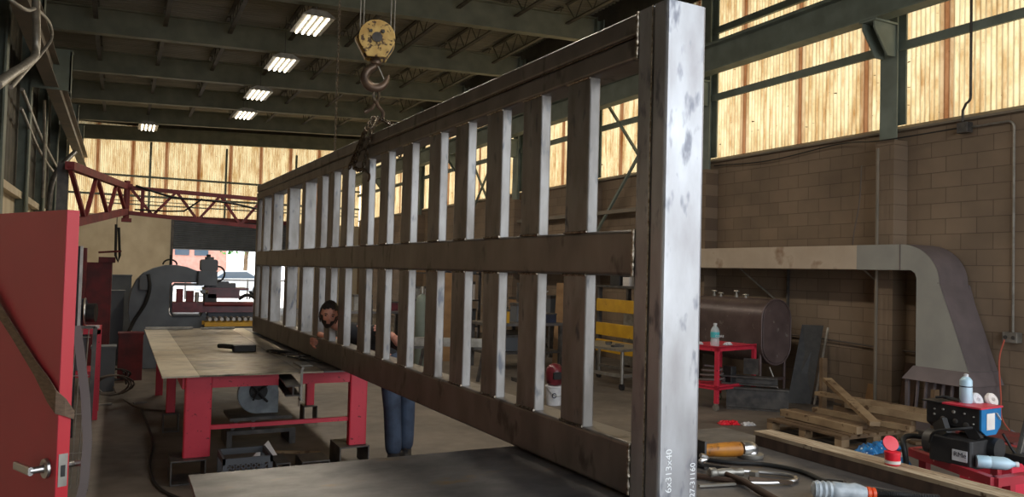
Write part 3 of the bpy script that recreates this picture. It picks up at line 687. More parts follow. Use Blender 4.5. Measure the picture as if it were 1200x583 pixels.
# milk crate
kr = root('plastic_crate', (.98, 6.75, 0), 'dark grey plastic crate with diamond lattice side under the red table', 'crate')
x0, x1, y0, y1, zt = .78, 1.16, 6.42, 6.8, .27
obj('rim', MB().box(x0, x1, y0, y0+.02, zt-.05, zt).box(x0, x1, y1-.02, y1, zt-.05, zt).box(x0, x0+.02, y0, y1, zt-.05, zt).box(x1-.02, x1, y0, y1, zt-.05, zt), 'crate', kr)
mb = MB()
for (a, b) in ((x0, y0), (x1-.035, y0), (x0, y1-.035), (x1-.035, y1-.035)): mb.box(a, a+.035, b, b+.035, 0, zt-.05)
mb.box(x0, x1, y0, y1, 0, .02); obj('body', mb, 'crate', kr)
mb = MB()
for k in range(-6, 12):
    for s in (1, -1):
        a0 = x0+.035+k*.04; b0 = a0+s*.2
        zs, ze = .02, zt-.05; lo, hi = x0+.03, x1-.03
        p0 = V((a0, y0+.01, zs)); p1 = V((b0, y0+.01, ze))
        def cut(t): return p0.lerp(p1, t)
        ts = [t/20 for t in range(21) if lo <= cut(t/20).x <= hi]
        if len(ts) > 1: mb.bar(cut(ts[0]), cut(ts[-1]), .011, .009)
obj('lattice', mb, 'crate', kr)
tag(obj('paper_scrap', MB().add([(1.1, 7.05, .22), (1.32, 7.0, .2), (1.24, 7.1, .34), (1.1, 7.06, .222), (1.32, 7.01, .202), (1.24, 7.11, .342)], [(0, 1, 2), (3, 5, 4), (0, 3, 4, 1), (1, 4, 5, 2), (2, 5, 3, 0)]), 'paper'), 'crumpled white paper scrap beneath the red table stretcher', 'paper').location.z = .0
bpy.data.objects['paper_scrap'].location.z = .1
tag(obj('wooden_stick', MB().bar((1.3, 7.6, .03), (1.75, 7.3, .05), .03, .025), 'wood'), 'light wooden stick lying on the floor under the red table', 'stick')

# ------------------------------------------------------------------ right side: duct, tank, pallet
du = root('exhaust_duct', (9.15, 10, 0), 'long tan and grey box duct bending down to the floor along the block wall', 'duct')
DX0, DX1 = 8.9, 9.46
obj('run', MB().box(DX0, DX1, 7.15, 20, 1.955, 2.285), 'duct_tan', du, bevel=.008)
outer = [(7.15, 2.285), (6.5, 2.285)]+[(6.5-.52*math.sin(t)*1.02, 1.79+.495*math.cos(t)) for t in [PI/2*i/12 for i in range(1, 13)]]+[(5.9, 1.6), (5.77, 1.24), (5.6, .76)]
inner = [(6.27, .76), (6.27, 1.85), (6.29, 1.915), (6.35, 1.955), (7.15, 1.955)]
obj('elbow', MB().prism(outer+inner, lambda a, b, h: (h, a, b), DX0, DX1), 'duct_grey', du)
op = outer[1:]; mb = MB()
for i in range(len(op)-1):
    (a, b), (c, d) = op[i], op[i+1]; e = .006
    mb.add([(DX0+.0, a-e, b+e*.6), (DX1, a-e, b+e*.6), (DX1, c-e, d+e*.6), (DX0, c-e, d+e*.6)], [(0, 1, 2, 3)], True)
obj('outer_panel', mb, 'duct_dark', du)
obj('seam', MB().bar((DX0-.004, 5.985, 1.8), (DX1, 5.972, 1.8), .014, .01).bar((DX1+.004, 5.96, 1.78), (DX1+.004, 5.68, .78), .03, .02).bar((DX0-.003, 6.5, 2.285), (DX0-.003, 6.5, 1.955), .006, .012, (0, 1, 0)), 'duct_dark', du)
sk = MB().add([(8.88, 5.58, .76), (8.88, 6.29, .76), (8.76, 6.36, .6), (8.76, 5.5, .6), (DX1, 5.58, .76), (DX1, 6.29, .76), (DX1, 6.36, .6), (DX1, 5.52, .6)], [(0, 1, 2, 3), (4, 7, 6, 5), (0, 3, 7, 4), (1, 5, 6, 2), (0, 4, 5, 1), (3, 2, 6, 7)])
obj('skirt', sk, 'duct_dark', du)
obj('grille_frame', MB().box(8.8, 8.84, 5.55, 6.34, .1, .16).box(8.8, 8.84, 6.3, 6.34, .1, .6).box(8.8, 9.44, 5.54, 5.6, 0, .6).box(9.2, 9.44, 5.6, 6.32, 0, .6).box(8.8, 9.44, 5.55, 6.34, 0, .1), 'duct_dark', du)
for k in range(6): obj('fin', MB().bar((8.82, 5.66+.11*k, .15), (8.82+.02, 5.64+.11*k, .6), .02, .035, (1, 0, 0)), 'duct_dark', du)
for (a, b) in (((9.25, 9.71, 1.955), (9.46, 9.1, 1.45)), ((9.25, 7.31, 1.955), (9.46, 6.85, 1.5)), ((9.25, 12.5, 1.955), (9.46, 12, 1.5))):
    obj('strut', MB().bar(a, b, .04, .02), 'zinc', du)
obj('hanger', MB().bar((9.44, 8.85, 1.96), (9.44, 8.85, .9), .04, .03), 'dsteel', du)

tk = root('oil_storage_tank', (8.6, 9.05, 0), 'brown upright obround steel tank on legs below the duct', 'tank')
def obround(cx, r, z0, z1, n=14):
    return [(cx+r*math.cos(t), z1-r+r*math.sin(t)) for t in [PI*i/n for i in range(n+1)]]+[(cx+r*math.cos(t), z0+r+r*math.sin(t)) for t in [PI+PI*i/n for i in range(n+1)]]
q = obround(8.6, .29, .54, 1.5)
obj('shell', MB().prism(q, lambda a, b, h: (a, h, b), 8.28, 9.83, smooth=True), 'tank', tk)
obj('rim', MB().tube([(a, 8.275, b) for a, b in q], .012, 8, closed=True), 'tank', tk)
obj('end_cap', MB().prism(obround(8.6, .265, .565, 1.475), lambda a, b, h: (a, h, b), 8.262, 8.28), 'tank', tk, bevel=.006)
for (x, y) in ((8.36, 8.34), (8.84, 8.34), (8.36, 9.75), (8.84, 9.75)): obj('leg', MB().cyl((x, y, 0), (x, y, .72), .024, 10), 'tank', tk)
obj('cross_bar', MB().bar((8.36, 8.34, .33), (8.84, 8.34, .33), .04, .04), 'tank', tk)
for (y, h) in ((8.9, .05), (9.1, .1), (9.45, .06), (9.6, .09)): obj('fitting', MB().lathe([(.03, 0), (.03, h*.4), (.018, h*.5), (.018, h)], (8.6, y, 1.49), (0, 0, 1), 10).cyl((8.6, y-.05, 1.49+h), (8.6, y+.05, 1.49+h), .014, 8), 'zinc', tk)

def leaning(name, pts, th, m, lab, cat, nrm):
    n = V(nrm).normalized()*th; p = [V(q_) for q_ in pts]; k = len(p)
    mb = MB().add(p+[a+n for a in p], [tuple(range(k))[::-1], tuple(range(k, 2*k))]+[(i, (i+1) % k, k+(i+1) % k, k+i) for i in range(k)])
    return tag(obj(name, mb, m), lab, cat)
leaning('steel_sheet', [(8.72, 8.16, 0), (8.98, 7.96, 0), (9.38, 8.1, 1.12), (9.2, 8.34, 1.12)], .03, 'black', 'tall dark panel leaning on the wall beside the brown tank', 'sheet', (.6, .6, 0))
tag(obj('steel_rod', MB().cyl((8.5, 8.0, 0), (8.42, 8.22, .52), .012, 8), 'zinc'), 'thin steel rod propped against the brown tank leg', 'rod')
tag(obj('steel_angle_bar', MB().bar((8.98, 7.9, .0), (9.3, 7.95, 1.1), .03, .012), 'zinc'), 'slim bright bar leaning on the dark panel by the tank', 'bar')
leaning('cardboard_sheet', [(9.35, 7.35, .1), (9.35, 6.95, .1), (9.46, 6.95, .36), (9.46, 7.38, .36)], .01, 'cardboard', 'tan cardboard sheet propped at the wall base behind the pallet', 'cardboard', (-1, 0, .3))
leaning('dark_board', [(9.3, 6.8, .0), (9.3, 6.6, .0), (9.46, 6.6, .72), (9.46, 6.8, .72)], .02, 'darkwood', 'dark brown board standing against the wall between cardboard sheet and duct', 'board', (-1, 0, .2))
tag(obj('wall_pipe', MB().tube([(9.44, 6.2, .87), (9.44, 7.0, .88), (9.44, 8.2, .92), (9.44, 9.0, .93)], .012, 8), 'cable'), 'thin pipe running low along the block wall behind the pallet', 'pipe')
tag(obj('ledge_board', MB().box(9.04, 9.2, 6.4, 7.6, .08, .12).box(9.06, 9.16, 6.45, 6.55, 0, .08).box(9.06, 9.16, 7.4, 7.5, 0, .08), 'oldwood'), 'low weathered plank ledge on blocks along the wall behind the lumber', 'plank')

# pallet with lumber
pl = root('wooden_pallet', (7.5, 6.25, 0), 'weathered wooden pallet on the floor in front of the duct', 'pallet')
px0, px1, py0, py1 = 6.92, 8.05, 5.72, 6.78
for k in range(8):
    x = px0+(px1-px0-.1)*k/7; obj('deck_board', MB().box(x, x+.095+random.random()*.02, py0, py1, .115, .137), 'oldwood', pl)
for y in (py0, (py0+py1)/2-.04, py1-.09):
    for x in (px0, (px0+px1)/2-.06, px1-.12): obj('block', MB().box(x, x+.12, y, y+.09, .018, .095), 'wood', pl)
    obj('stringer', MB().box(px0, px1, y, y+.09, .095, .115), 'oldwood', pl); obj('bottom_board', MB().box(px0, px1, y, y+.09, 0, .018), 'oldwood', pl)
def timber(a, b, w, h, m, lab, nm='timber', up=(0, 0, 1)):
    return tag(obj(nm, MB().bar(a, b, w, h, up), m, None, bevel=.002), lab, 'timber')
timber((7.25, 6.85, .18), (7.2, 5.72, .18), .09, .08, 'wood', 'thick pale timber lying along the near edge of the pallet')
timber((7.5, 6.95, .165), (7.48, 5.9, .165), .14, .05, 'oldwood', 'brown plank flat on the pallet behind the thick pale timber')
timber((7.85, 6.9, .17), (7.9, 5.6, .17), .09, .06, 'wood', 'timber lying on the far side of the pallet')
timber((8.3, 7.1, .5), (7.42, 5.7, .24), .11, .05, 'wood', 'long tan board slanting down over the lumber pile on the pallet')
timber((8.3, 7.25, .3), (8.42, 5.75, .3), .12, .05, 'wood', 'light plank resting high on the lumber behind the slanted board')
timber((8.18, 7.1, .03), (8.32, 5.85, .03), .12, .055, 'oldwood', 'dull plank at floor level behind the pallet')
timber((8.35, 7.0, .12), (8.35, 5.9, .12), .09, .12, 'oldwood', 'square timber stacked behind the pallet under the light plank')
timber((8.32, 6.8, .23), (8.4, 5.7, .23), .11, .09, 'wood', 'pale-ended timber in the middle of the stack behind the pallet')
timber((8.56, 5.78, 0), (8.56, 5.78, .55), .09, .05, 'oldwood', 'short upright wood post at the end of the lumber pile near the duct', 'wood_post')
timber((8.75, 7.55, 0), (8.75, 7.55, .72), .09, .06, 'oldwood', 'upright wood stub standing beside the dark leaning panel', 'wood_post')
timber((7.85, 5.32, .02), (8.3, 4.95, .02), .1, .04, 'wood', 'short scrap board on the floor right of the blue tarp')
timber((7.9, 5.6, .02), (8.5, 5.42, .02), .12, .03, 'oldwood', 'thin scrap board lying over others near the duct foot')
timber((7.7, 5.2, .015), (8.0, 4.95, .015), .07, .03, 'wood', 'small pale scrap stick nearest the blue tarp end')
timber((8.4, 4.85, .03), (8.95, 4.8, .03), .08, .05, 'oldwood', 'grey-brown offcut under the grey cloth')
def crumple(name, x0, x1, y0, y1, h, m, lab, cat, seed=1, rz=0):
    rnd = random.Random(seed); nx, ny = 26, 10; vs = []
    for j in range(ny+1):
        for i in range(nx+1):
            e = math.sin(PI*j/ny)**.5*min(1, (1-abs(2*i/nx-1))*4)
            z = .004+h*e*(.45+.55*rnd.random()); vs.append(((x1-x0)*(i/nx-.5)+rnd.uniform(-.01, .01), (y1-y0)*(j/ny-.5)+rnd.uniform(-.012, .012), z))
    n = len(vs); vs += [(a, b, 0) for a, b, c in vs]
    fs = [(j*(nx+1)+i, j*(nx+1)+i+1, (j+1)*(nx+1)+i+1, (j+1)*(nx+1)+i) for j in range(ny) for i in range(nx)]
    fs += [tuple(n+k for k in f[::-1]) for f in fs]
    o = obj(name, MB().add(vs, fs, True), m); o.location += V(((x0+x1)/2, (y0+y1)/2, 0)); o.rotation_euler.z = rz
    return tag(o, lab, cat)
crumple('blue_tarp', 6.92, 7.62, 5.44, 5.64, .1, 'tarp', 'crumpled bright blue tarp bundle at the near corner of the pallet', 'tarp', 2, .12)
crumple('grey_cloth', 8.3, 9.05, 4.98, 5.26, .2, 'greycloth', 'larger crumpled grey cloth heap on the floor before the duct foot', 'cloth', 5, -.1)
crumple('grey_cloth', 7.3, 7.6, 5.0, 5.16, .09, 'greycloth', 'smaller grey rag heap on the floor just in front of the blue tarp', 'cloth', 8, .2)
rg = crumple('red_rag', 6.6, 6.86, 7.15, 7.28, .05, 'redplast', 'small red and white rag on the floor in front of the red cart', 'rag', 9, -.3)
crumple('white_rag', 6.84, 7.0, 7.02, 7.14, .04, 'white', 'white scrap of paper touching the red rag on the floor', 'rag', 11, -.3)

# steel scrap by the tank
def channel(name, a, b, w, h, t, m, lab):
    a, b = V(a), V(b); mb = MB().bar(a, b, w, t).bar(a+V((0, 0, h-t)), b+V((0, 0, h-t)), w, t).bar(a+V((0, 0, h/2-t/2)), b+V((0, 0, h/2-t/2)), t, h-2*t)
    return tag(obj(name, mb, m), lab, 'steel beam')
channel('steel_beam_piece', (7.55, 8.15, .01), (8.15, 7.6, .01), .16, .3, .02, 'dsteel', 'dark I-beam offcut on the floor in front of the brown tank')
channel('steel_beam_piece', (7.6, 8.3, .33), (8.1, 7.75, .33), .18, .12, .02, 'dsteel', 'second I-beam offcut stacked on top of the first by the tank')
tag(obj('steel_plate', MB().cbox((7.95, 8.1, .56), (.03, .2, .22), (0, 0, .6)), 'dsteel'), 'small upright steel plate on the stacked offcuts near the tank', 'steel plate')

# red tool cart
rc = root('red_tool_cart', (7.65, 8.35, 0), 'red steel two-shelf cart on casters carrying a water bottle', 'cart')
CM = Matrix.Translation((7.2, 7.95, 0)) @ Matrix.Rotation(.22, 4, 'Z'); cw, cd, cz = .92, .62, .86
cb = lambda *a: MB().box(*a, M_=CM)
for (i, (a, b)) in enumerate(((0, 0), (cw-.05, 0), (0, cd-.05), (cw-.05, cd-.05))):
    obj('leg', cb(a, a+.05, b, b+.05, .1, cz-.02), 'red', rc)
    m_ = MB().cyl(CM @ V((a+.0, b+.025, .045)), CM @ V((a+.03, b+.025, .045)), .045, 14); obj('caster', m_.box(a-.005, a+.045, b+.005, b+.045, .07, .1, CM), 'zinc', rc)
obj('top_shelf', cb(0, cw, 0, cd, cz-.02, cz).box(0, cw, 0, .01, cz-.06, cz+.01, CM).box(0, .01, 0, cd, cz-.06, cz+.01, CM), 'red', rc)
obj('lower_shelf', cb(0, cw-.3, 0, cd, .3, .32).box(0, cw-.3, 0, .012, .28, .34, CM).box(0, .012, 0, cd, .28, .34, CM), 'red', rc)
def bottle(name, c, r, h, mbody, mcap, lab, lmat=None, z0=0, z1=1, axis=(0, 0, 1), cat='bottle', cap=True):
    t = root(name, c, lab, cat)
    obj('body', MB().lathe([(r*.9, 0), (r, .01), (r, h*.3), (r*.93, h*.33), (r, h*.36), (r, h*.68), (r*.85, h*.76), (r*.42, h*.88), (r*.36, h*.93)], c, axis, 20), mbody, t)
    ax = V(axis).normalized()
    if cap: obj('cap', MB().lathe([(r*.42, 0), (r*.42, h*.08), (r*.3, h*.085)], V(c)+ax*h*.92, axis, 14), mcap, t)
    if lmat: obj('label', MB().lathe([(r*1.015, 0), (r*1.015, h*(z1-z0))], V(c)+ax*h*z0, axis, 24), lmat, t)
    return t
wp = CM @ V((.1, .12, cz+.002))
bt = bottle('water_bottle', tuple(wp), .06, .31, 'clear', 'white', 'clear plastic water bottle with aqua label standing on the red cart', 'aqua', .38, .62)
text('CORE', .045, 'white', bt, wp+V((-.05, -.062, .125)), (.89, -.454, 0), (0, 0, 1))
for (a, b, la, rz) in ((.3, .12, 'small white crumpled glove on the red cart top beside the bottle', .4), (.02, .4, 'white rag on the red cart top next to the gate post', 1.2)):
    p = CM @ V((a+.1, b, cz)); o = crumple('white_rag', p.x-.08, p.x+.08, p.y-.04, p.y+.04, .04, 'white', la, 'rag', int(a*100), rz); o.location.z = cz+.002
p = CM @ V((.3, .3, .32)); tag(obj('hose_coil', MB().tube([V((p.x+.2*math.cos(t)*(1-.02*t), p.y+.14*math.sin(t), .345+.03*t/3)) for t in [i*.35 for i in range(60)]], .014, 8), 'greystrap'), 'grey hose coil lying on the lower shelf of the red cart', 'hose')
p = CM @ V((.46, .1, .32)); tag(obj('black_case', MB().rbox(p.x, p.x+.1, p.y, p.y+.16, .322, .56, .01), 'black'), 'upright black case on the lower shelf of the red cart', 'case')

# wall conduits, box, cord
tag(obj('conduit', MB().tube([(9.38, 5.9, 6.9), (9.38, 5.9, 4.22)]+arc((9.38, 5.98, 4.14), .08, PI, PI*1.4, 5, (0, 1, 0), (0, 0, 1))+[(9.38, 6.0, 3.98), (9.38, 6.0, 3.84)], .016, 8), 'dsteel'), 'dark conduit running down the translucent sheets above the sill junction box', 'conduit')
jb = tag(obj('junction_box', MB().rbox(9.36, 9.48, 5.93, 6.07, 3.7, 3.83, .01), 'dsteel'), 'grey junction box on the wall just under the window sill', 'junction box')
tag(obj('conduit', MB().tube([(9.46, 5.93, 3.77), (9.46, 5.5, 3.77)]+arc((9.46, 5.5, 3.69), .08, PI/2, PI, 6, (0, -1, 0) and (0, 1, 0), (0, 0, 1))+[(9.46, 5.42, 1.24)], .014, 8), 'zinc'), 'pale conduit dropping down the block wall to the outlet box', 'conduit')
tag(obj('loose_wire', MB().tube(bez([(9.44, 6.07, 3.78), (9.17, 7.0, 3.72), (9.42, 7.9, 3.82), (9.44, 9.3, 3.74), (9.44, 10.6, 3.8)], 6), .009, 6), 'rubber'), 'black wire sagging along under the window sill left of the junction box', 'wire')
ob = root('outlet_box', (9.44, 5.42, 1.14), 'grey electrical outlet box at the foot of the pale conduit', 'outlet')
obj('housing', MB().rbox(9.38, 9.49, 5.33, 5.5, 1.12, 1.24, .008), 'zinc', ob)
for y in (5.37, 5.46): obj('socket', MB().cyl((9.37, y, 1.18), (9.385, y, 1.18), .022, 12), 'dsteel', ob)
tag(obj('extension_cord', MB().tube(bez([(9.36, 5.46, 1.15), (9.33, 5.5, .9), (9.3, 5.46, .5), (9.25, 5.4, .2), (9.2, 5.1, .012), (9.0, 4.5, .012)], 7), .009, 8), 'cordred'), 'orange-red extension cord hanging from the outlet box', 'cord')
tag(obj('thin_cable', MB().tube(bez([(9.1, 7.25, 3.4), (9.09, 7.27, 2.9), (9.08, 7.34, 2.5), (9.1, 7.38, 2.3)], 5), .008, 6), 'cable'), 'thin grey cable hanging down the wall pier above the duct', 'cable')
tag(obj('floor_pipe', MB().cyl((9.08, 6.98, 0), (9.08, 6.98, 3.6), .02, 8), 'beam_brown'), 'narrow painted pipe running up the wall pier', 'pipe')

# ------------------------------------------------------------------ welder stand at the right edge
ws = root('red_welder_stand', (4.6, 2.6, 0), 'chipped red tube-frame stand carrying the wire feeder', 'stand')
WS = Matrix.Translation((4.07, 2.42, -.02)) @ Matrix.Rotation(-.02, 4, 'Z')
wz = .8
def wbar(a, b, w=.045, h=.045): return MB().bar(WS @ V(a), WS @ V(b), w, h)
obj('top_rail', wbar((0, 0, wz), (.2, .62, wz)), 'standred', ws); obj('top_rail', wbar((0, 0, wz), (.75, -.02, wz)), 'standred', ws)
obj('top_rail', wbar((.2, .62, wz), (.95, .6, wz)), 'standred', ws); obj('top_rail', wbar((.75, -.02, wz), (.95, .6, wz)), 'standred', ws)
for (x, y) in ((0.03, 0.03), (.12, .0), (.22, .55), (.72, 0), (.9, .55)): obj('leg', wbar((x, y, wz-.02), (x, y, 0)), 'standred', ws)
obj('brace', wbar((0.03, .03, .6), (.22, .55, .6), .03, .03), 'standred', ws)
obj('shelf', MB().add([WS @ V(p) for p in ((.03, .03, .52), (.72, 0, .52), (.9, .55, .52), (.22, .55, .52), (.03, .03, .54), (.72, 0, .54), (.9, .55, .54), (.22, .55, .54))], BF), 'black', ws)
obj('top_plate', MB().add([WS @ V(p) for p in ((.1, .2, .8), (.85, .2, .8), (.95, .6, .8), (.2, .62, .8), (.1, .2, .822), (.85, .2, .822), (.95, .6, .822), (.2, .62, .822))], BF), 'black', ws)
# feeder (box with angled lower corners) on a motor block
wf = root('wire_feeder', (4.4, 2.75, .82), 'black wire feeder box with blue end panel and gauges on the red stand', 'wire feeder')
FM = Matrix.Translation((4.235, 2.6, .965)) @ Matrix.Rotation(.06, 4, 'Z')
fp = [(0, .03), (0, .145), (.2, .145), (.2, .05), (.15, 0), (.05, 0)]
obj('housing', MB().prism(fp, lambda a, b, h: (a, h, b), 0.002, .3, FM), 'black', wf, bevel=.003)
obj('end_panel', MB().prism(fp, lambda a, b, h: (a, h, b), -.01, .0, FM), 'blue', wf)
obj('lid', MB().box(-.015, .21, -.015, .2, .147, .156, FM), 'red', wf); obj('lid', MB().box(-.015, .21, .2, .32, .147, .155, FM), 'black', wf)
obj('label', MB().box(.05, .13, -.013, -.011, .03, .12, FM), 'paper', wf)
obj('label', MB().bar(FM @ V((.14, -.012, .12)), FM @ V((.18, -.012, .08)), .02, .003), 'paper', wf)
for (y, z, r) in ((.25, .11, .006), (.25, .08, .006), (.2, .115, .007), (.2, .06, .016), (.14, .11, .01), (.13, .06, .014), (.08, .11, .006), (.07, .045, .018), (.03, .1, .005), (.03, .06, .005)):
    obj('knob', MB().lathe([(r, 0), (r, .006), (r*.7, .009)], FM @ V((-.001, y, z)), (-1, .0, 0), 14), 'dsteel' if r > .01 else 'zinc', wf)
mo = root('drive_motor', (4.35, 2.65, .82), 'bulky black motor block with plate under the blue-ended feeder', 'motor')
MM = Matrix.Translation((4.13, 2.56, .8)) @ Matrix.Rotation(.06, 4, 'Z')
obj('housing', MB().rbox(0.02, .2, .03, .27, 0, .14, .02, 3, 'z', MM), 'black', mo, bevel=.004)
obj('end_bell', MB().cyl(MM @ V((.23, -.01, .09)), MM @ V((.23, .2, .09)), .06, 20), 'black', mo)
obj('gear_case', MB().cyl(MM @ V((.09, .26, .09)), MM @ V((.09, .31, .09)), .07, 20), 'dsteel', mo)
obj('bracket', MB().bar(MM @ V((.06, .2, .14)), MM @ V((.08, .24, .215)), .03, .1).bar(MM @ V((.12, .05, .14)), MM @ V((.12, .1, .21)), .03, .06), 'black', mo)
obj('name_plate', MB().box(.014, .019, .05, .13, .025, .085, MM), 'white', mo)
text('RMe', .036, 'ink', mo, MM @ V((.0135, .123, .05)), (0, -1, 0), (0, 0, 1), sx=1.1)
obj('cable', MB().tube(bez([MM @ V(p) for p in ((.0, .25, .1), (-.03, .2, .17), (.0, .1, .2), (.05, .04, .215))], 6), .008, 8), 'rubber', mo)
sw = root('swing_arm_bracket', (4.75, 2.75, .82), 'tall slanted dark steel bracket with holes behind the feeder', 'bracket')
S0 = V((4.54, 2.56, .81)); S1 = V((4.68, 2.56, 1.14)); obj('plate', MB().bar(S0, S1, .016, .085, (1, 0, 0)), 'dsteel', sw)
obj('edge', MB().bar(S0+V((-.035, -.012, 0)), S1+V((-.035, -.012, 0)), .004, .008), 'zinc', sw)
for t in (.6, .75, .9): obj('bolt', MB().cyl(S0.lerp(S1, t)+V((0, -.014, 0)), S0.lerp(S1, t)+V((0, .002, 0)), .008, 8), 'zinc', sw)
obj('foot', MB().box(4.44, 4.62, 2.46, 2.6, .822, .86), 'black', sw)
sp_ = root('spray_can', (4.33, 2.78, 1.19), 'tall pale blue spray can standing on top of the wire feeder', 'spray can')
c0 = FM @ V((.1, .13, .157))
obj('body', MB().lathe([(.032, 0), (.033, .004), (.033, .125), (.031, .13), (.018, .146), (.012, .148)], c0, (0, 0, 1), 20), 'paleblue', sp_)
obj('cap', MB().lathe([(.012, 0), (.012, .016), (.005, .018)], c0+V((0, 0, .146)), (0, 0, 1), 12), 'white', sp_)
obj('band', MB().lathe([(.0335, .0), (.0335, .006)], c0+V((0, 0, .09)), (0, 0, 1), 20), 'ink', sp_)
for k, (x, y, la) in enumerate(((.17, .07, 'round white tape roll lying on the feeder top beside the spray can'), (.25, .03, 'cream tape roll leaning at the feeder end behind the blue panel'))):
    c = FM @ V((x, y, .158)); r = root('tape_roll', tuple(c), la, 'tape')
    obj('tape', MB().tube([c+V((.028*math.cos(t), .04+.01*math.sin(t), .014+.022*math.sin(t))) for t in [2*PI*i/20 for i in range(20)]], .018, 8, closed=True), 'paper' if k else 'white', r)
glv = FM @ V((.06, .24, .158)); tag(obj('pliers', MB().tube(bez([glv+V((-.02, .03, .012)), glv+V((.0, -.02, .02)), glv+V((.02, -.06, .012)), glv+V((.03, -.11, .012))], 5), .008, 8).tube(bez([glv+V((.02, .03, .012)), glv+V((.0, -.02, .014)), glv+V((.0, -.06, .01)), glv+V((-.01, -.11, .01))], 5), .007, 8), 'rubber'), 'black handled pliers lying on the feeder top left of the spray can', 'pliers')
wb = WS @ V((.1, .1, wz+.062))
ax = (WS @ V((.32, -.02, 0)))-(WS @ V((.0, .1, 0)))
bottle('white_bottle', tuple(WS @ V((.1, .16, wz+.06))), .034, .2, 'paleblue', 'white', 'pale blue-white bottle lying on its side at the corner of the red stand', axis=(.72, -.69, 0))
br = root('blue_bottle', (4.3, 3.1, .3), 'blue plastic jug hanging low behind the left leg of the red stand', 'jug')
obj('body', MB().lathe([(.05, 0), (.06, .02), (.06, .14), (.03, .19), (.02, .2)], (4.26, 3.08, .545), (0, 0, 1), 18), 'blue', br)
obj('cap', MB().lathe([(.022, 0), (.022, .02)], (4.26, 3.08, .745), (0, 0, 1), 12), 'paper', br)
tag(obj('gas_hose', MB().tube(bez([(4.24, 3.02, .5), (4.12, 2.96, .78), (4.16, 3.0, .88), (4.3, 2.98, .88), (4.4, 2.9, .84)], 7), .016, 10), 'rubber'), 'thick black hose looping over the left end of the red stand', 'hose')
tag(obj('power_cable', MB().tube(bez([FM @ V((.2, -.02, .0)), FM @ V((.26, -.05, -.1)), FM @ V((.34, -.09, -.2)), FM @ V((.44, -.12, -.3))], 7), .007, 8), 'rubber'), 'black cable running down from the blue panel past the slanted bracket', 'cable')
bc = root('blue_power_source', (4.6, 2.35, 0), 'blue topped welding power source below the red stand at the picture corner', 'welding machine')
obj('case', MB().rbox(4.16, 4.6, 2.08, 2.34, .3, .66, .015), 'blue', bc); obj('top_panel', MB().box(4.15, 4.61, 2.07, 2.35, .66, .672), 'dsteel', bc)
obj('decal', MB().box(4.24, 4.34, 2.076, 2.079, .56, .64), 'paper', bc); obj('base', MB().box(4.2, 4.56, 2.1, 2.32, 0, .3), 'dsteel', bc)
rr = root('red_floor_box', (5.2, 3.2, 0), 'red metal box standing behind the slanted bracket at the right edge', 'box')
obj('body', MB().rbox(5.15, 5.5, 2.95, 3.3, 0, .76, .01), 'red', rr); obj('lid', MB().rbox(5.13, 5.52, 2.93, 3.32, .76, .79, .01), 'darkred', rr)

# ------------------------------------------------------------------ tools on the near table
TZ = .883
pk = tag(obj('timber', MB().rbox(3.15, 3.27, 1.55, 3.17, TZ, TZ+.055, .003), 'sidewood', None), 'dark timber under the pale plank on the table edge', 'timber')
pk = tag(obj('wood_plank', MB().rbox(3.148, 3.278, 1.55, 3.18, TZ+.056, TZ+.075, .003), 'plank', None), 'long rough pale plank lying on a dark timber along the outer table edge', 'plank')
gr = root('angle_grinder', (2.85, 3.1, TZ), 'yellow and steel angle grinder lying on the table beside the gate post', 'grinder')
g0 = V((2.62, 3.02, TZ+.045)); g1 = V((2.86, 2.97, TZ+.045)); dg = (g1-g0).normalized()
obj('body', MB().lathe([(.022, -.02), (.03, 0), (.032, .08), (.036, .14), (.038, .2), (.036, .235)], g0, dg, 16), 'toolyellow', gr)
obj('gear_head', MB().lathe([(.036, 0), (.04, .02), (.036, .06), (.02, .085), (.012, .09)], g1, dg, 14).lathe([(.04, -.045), (.04, -.02), (.03, .0), (.018, .03), (.014, .035)], g1+dg*.05, (0, 0, 1), 14), 'chrome', gr)
obj('wheel_guard', MB().lathe([(.062, -.044), (.066, -.036), (.066, -.024), (.04, -.02)], g1+dg*.05, (0, 0, 1), 20), 'zinc', gr)
obj('tail', MB().lathe([(.012, -.06), (.02, -.05), (.024, -.02)], g0, dg, 12), 'rubber', gr)
ab = root('angle_bracket', (2.62, 2.9, TZ), 'dark steel angle bracket standing on the table beside the gate post', 'bracket')
obj('upright', MB().box(2.52, 2.532, 2.86, 3.02, TZ, TZ+.13), 'dsteel', ab); obj('foot', MB().box(2.532, 2.6, 2.86, 3.02, TZ, TZ+.01), 'dsteel', ab)
tag(obj('steel_clip', MB().tube(bez([(2.5, 2.84, TZ+.03), (2.47, 2.83, TZ+.05), (2.5, 2.82, TZ+.065), (2.46, 2.82, TZ+.08)], 4), .011, 6), 'chrome'), 'small bright metal coil tucked between gate post and angle bracket', 'clip')
h1 = root('claw_hammer', (2.5, 2.5, TZ), 'worn hammer with steel head and brown handle nearest the viewer', 'hammer')
h0 = V((2.47, 2.67, TZ+.035))
obj('head', MB().lathe([(.02, -.075), (.024, -.07), (.024, -.045), (.016, -.035), (.02, -.01), (.02, .03), (.012, .055), (.018, .08), (.018, .09)], h0, (.9, -.25, .0), 14), 'zinc', h1, bevel=.001)
obj('handle', MB().tube([h0+V((-.005, .01, .0)), V((2.47, 2.55, TZ+.026)), V((2.44, 2.42, TZ+.02)), V((2.40, 2.28, TZ+.02))], .014, 10, rs=[.011, .013, .017, .016]), 'darkwood', h1)
h2 = root('chipping_hammer', (2.45, 2.8, TZ), 'dark handled tool crossing under the steel hammer head', 'tool')
obj('shaft', MB().tube([(2.35, 2.76, TZ+.014), (2.42, 2.66, TZ+.014), (2.5, 2.56, TZ+.014)], .013, 8), 'darkwood', h2)
obj('blade', MB().bar((2.28, 2.62, TZ+.008), (2.45, 2.58, TZ+.01), .018, .008), 'zinc', h2)
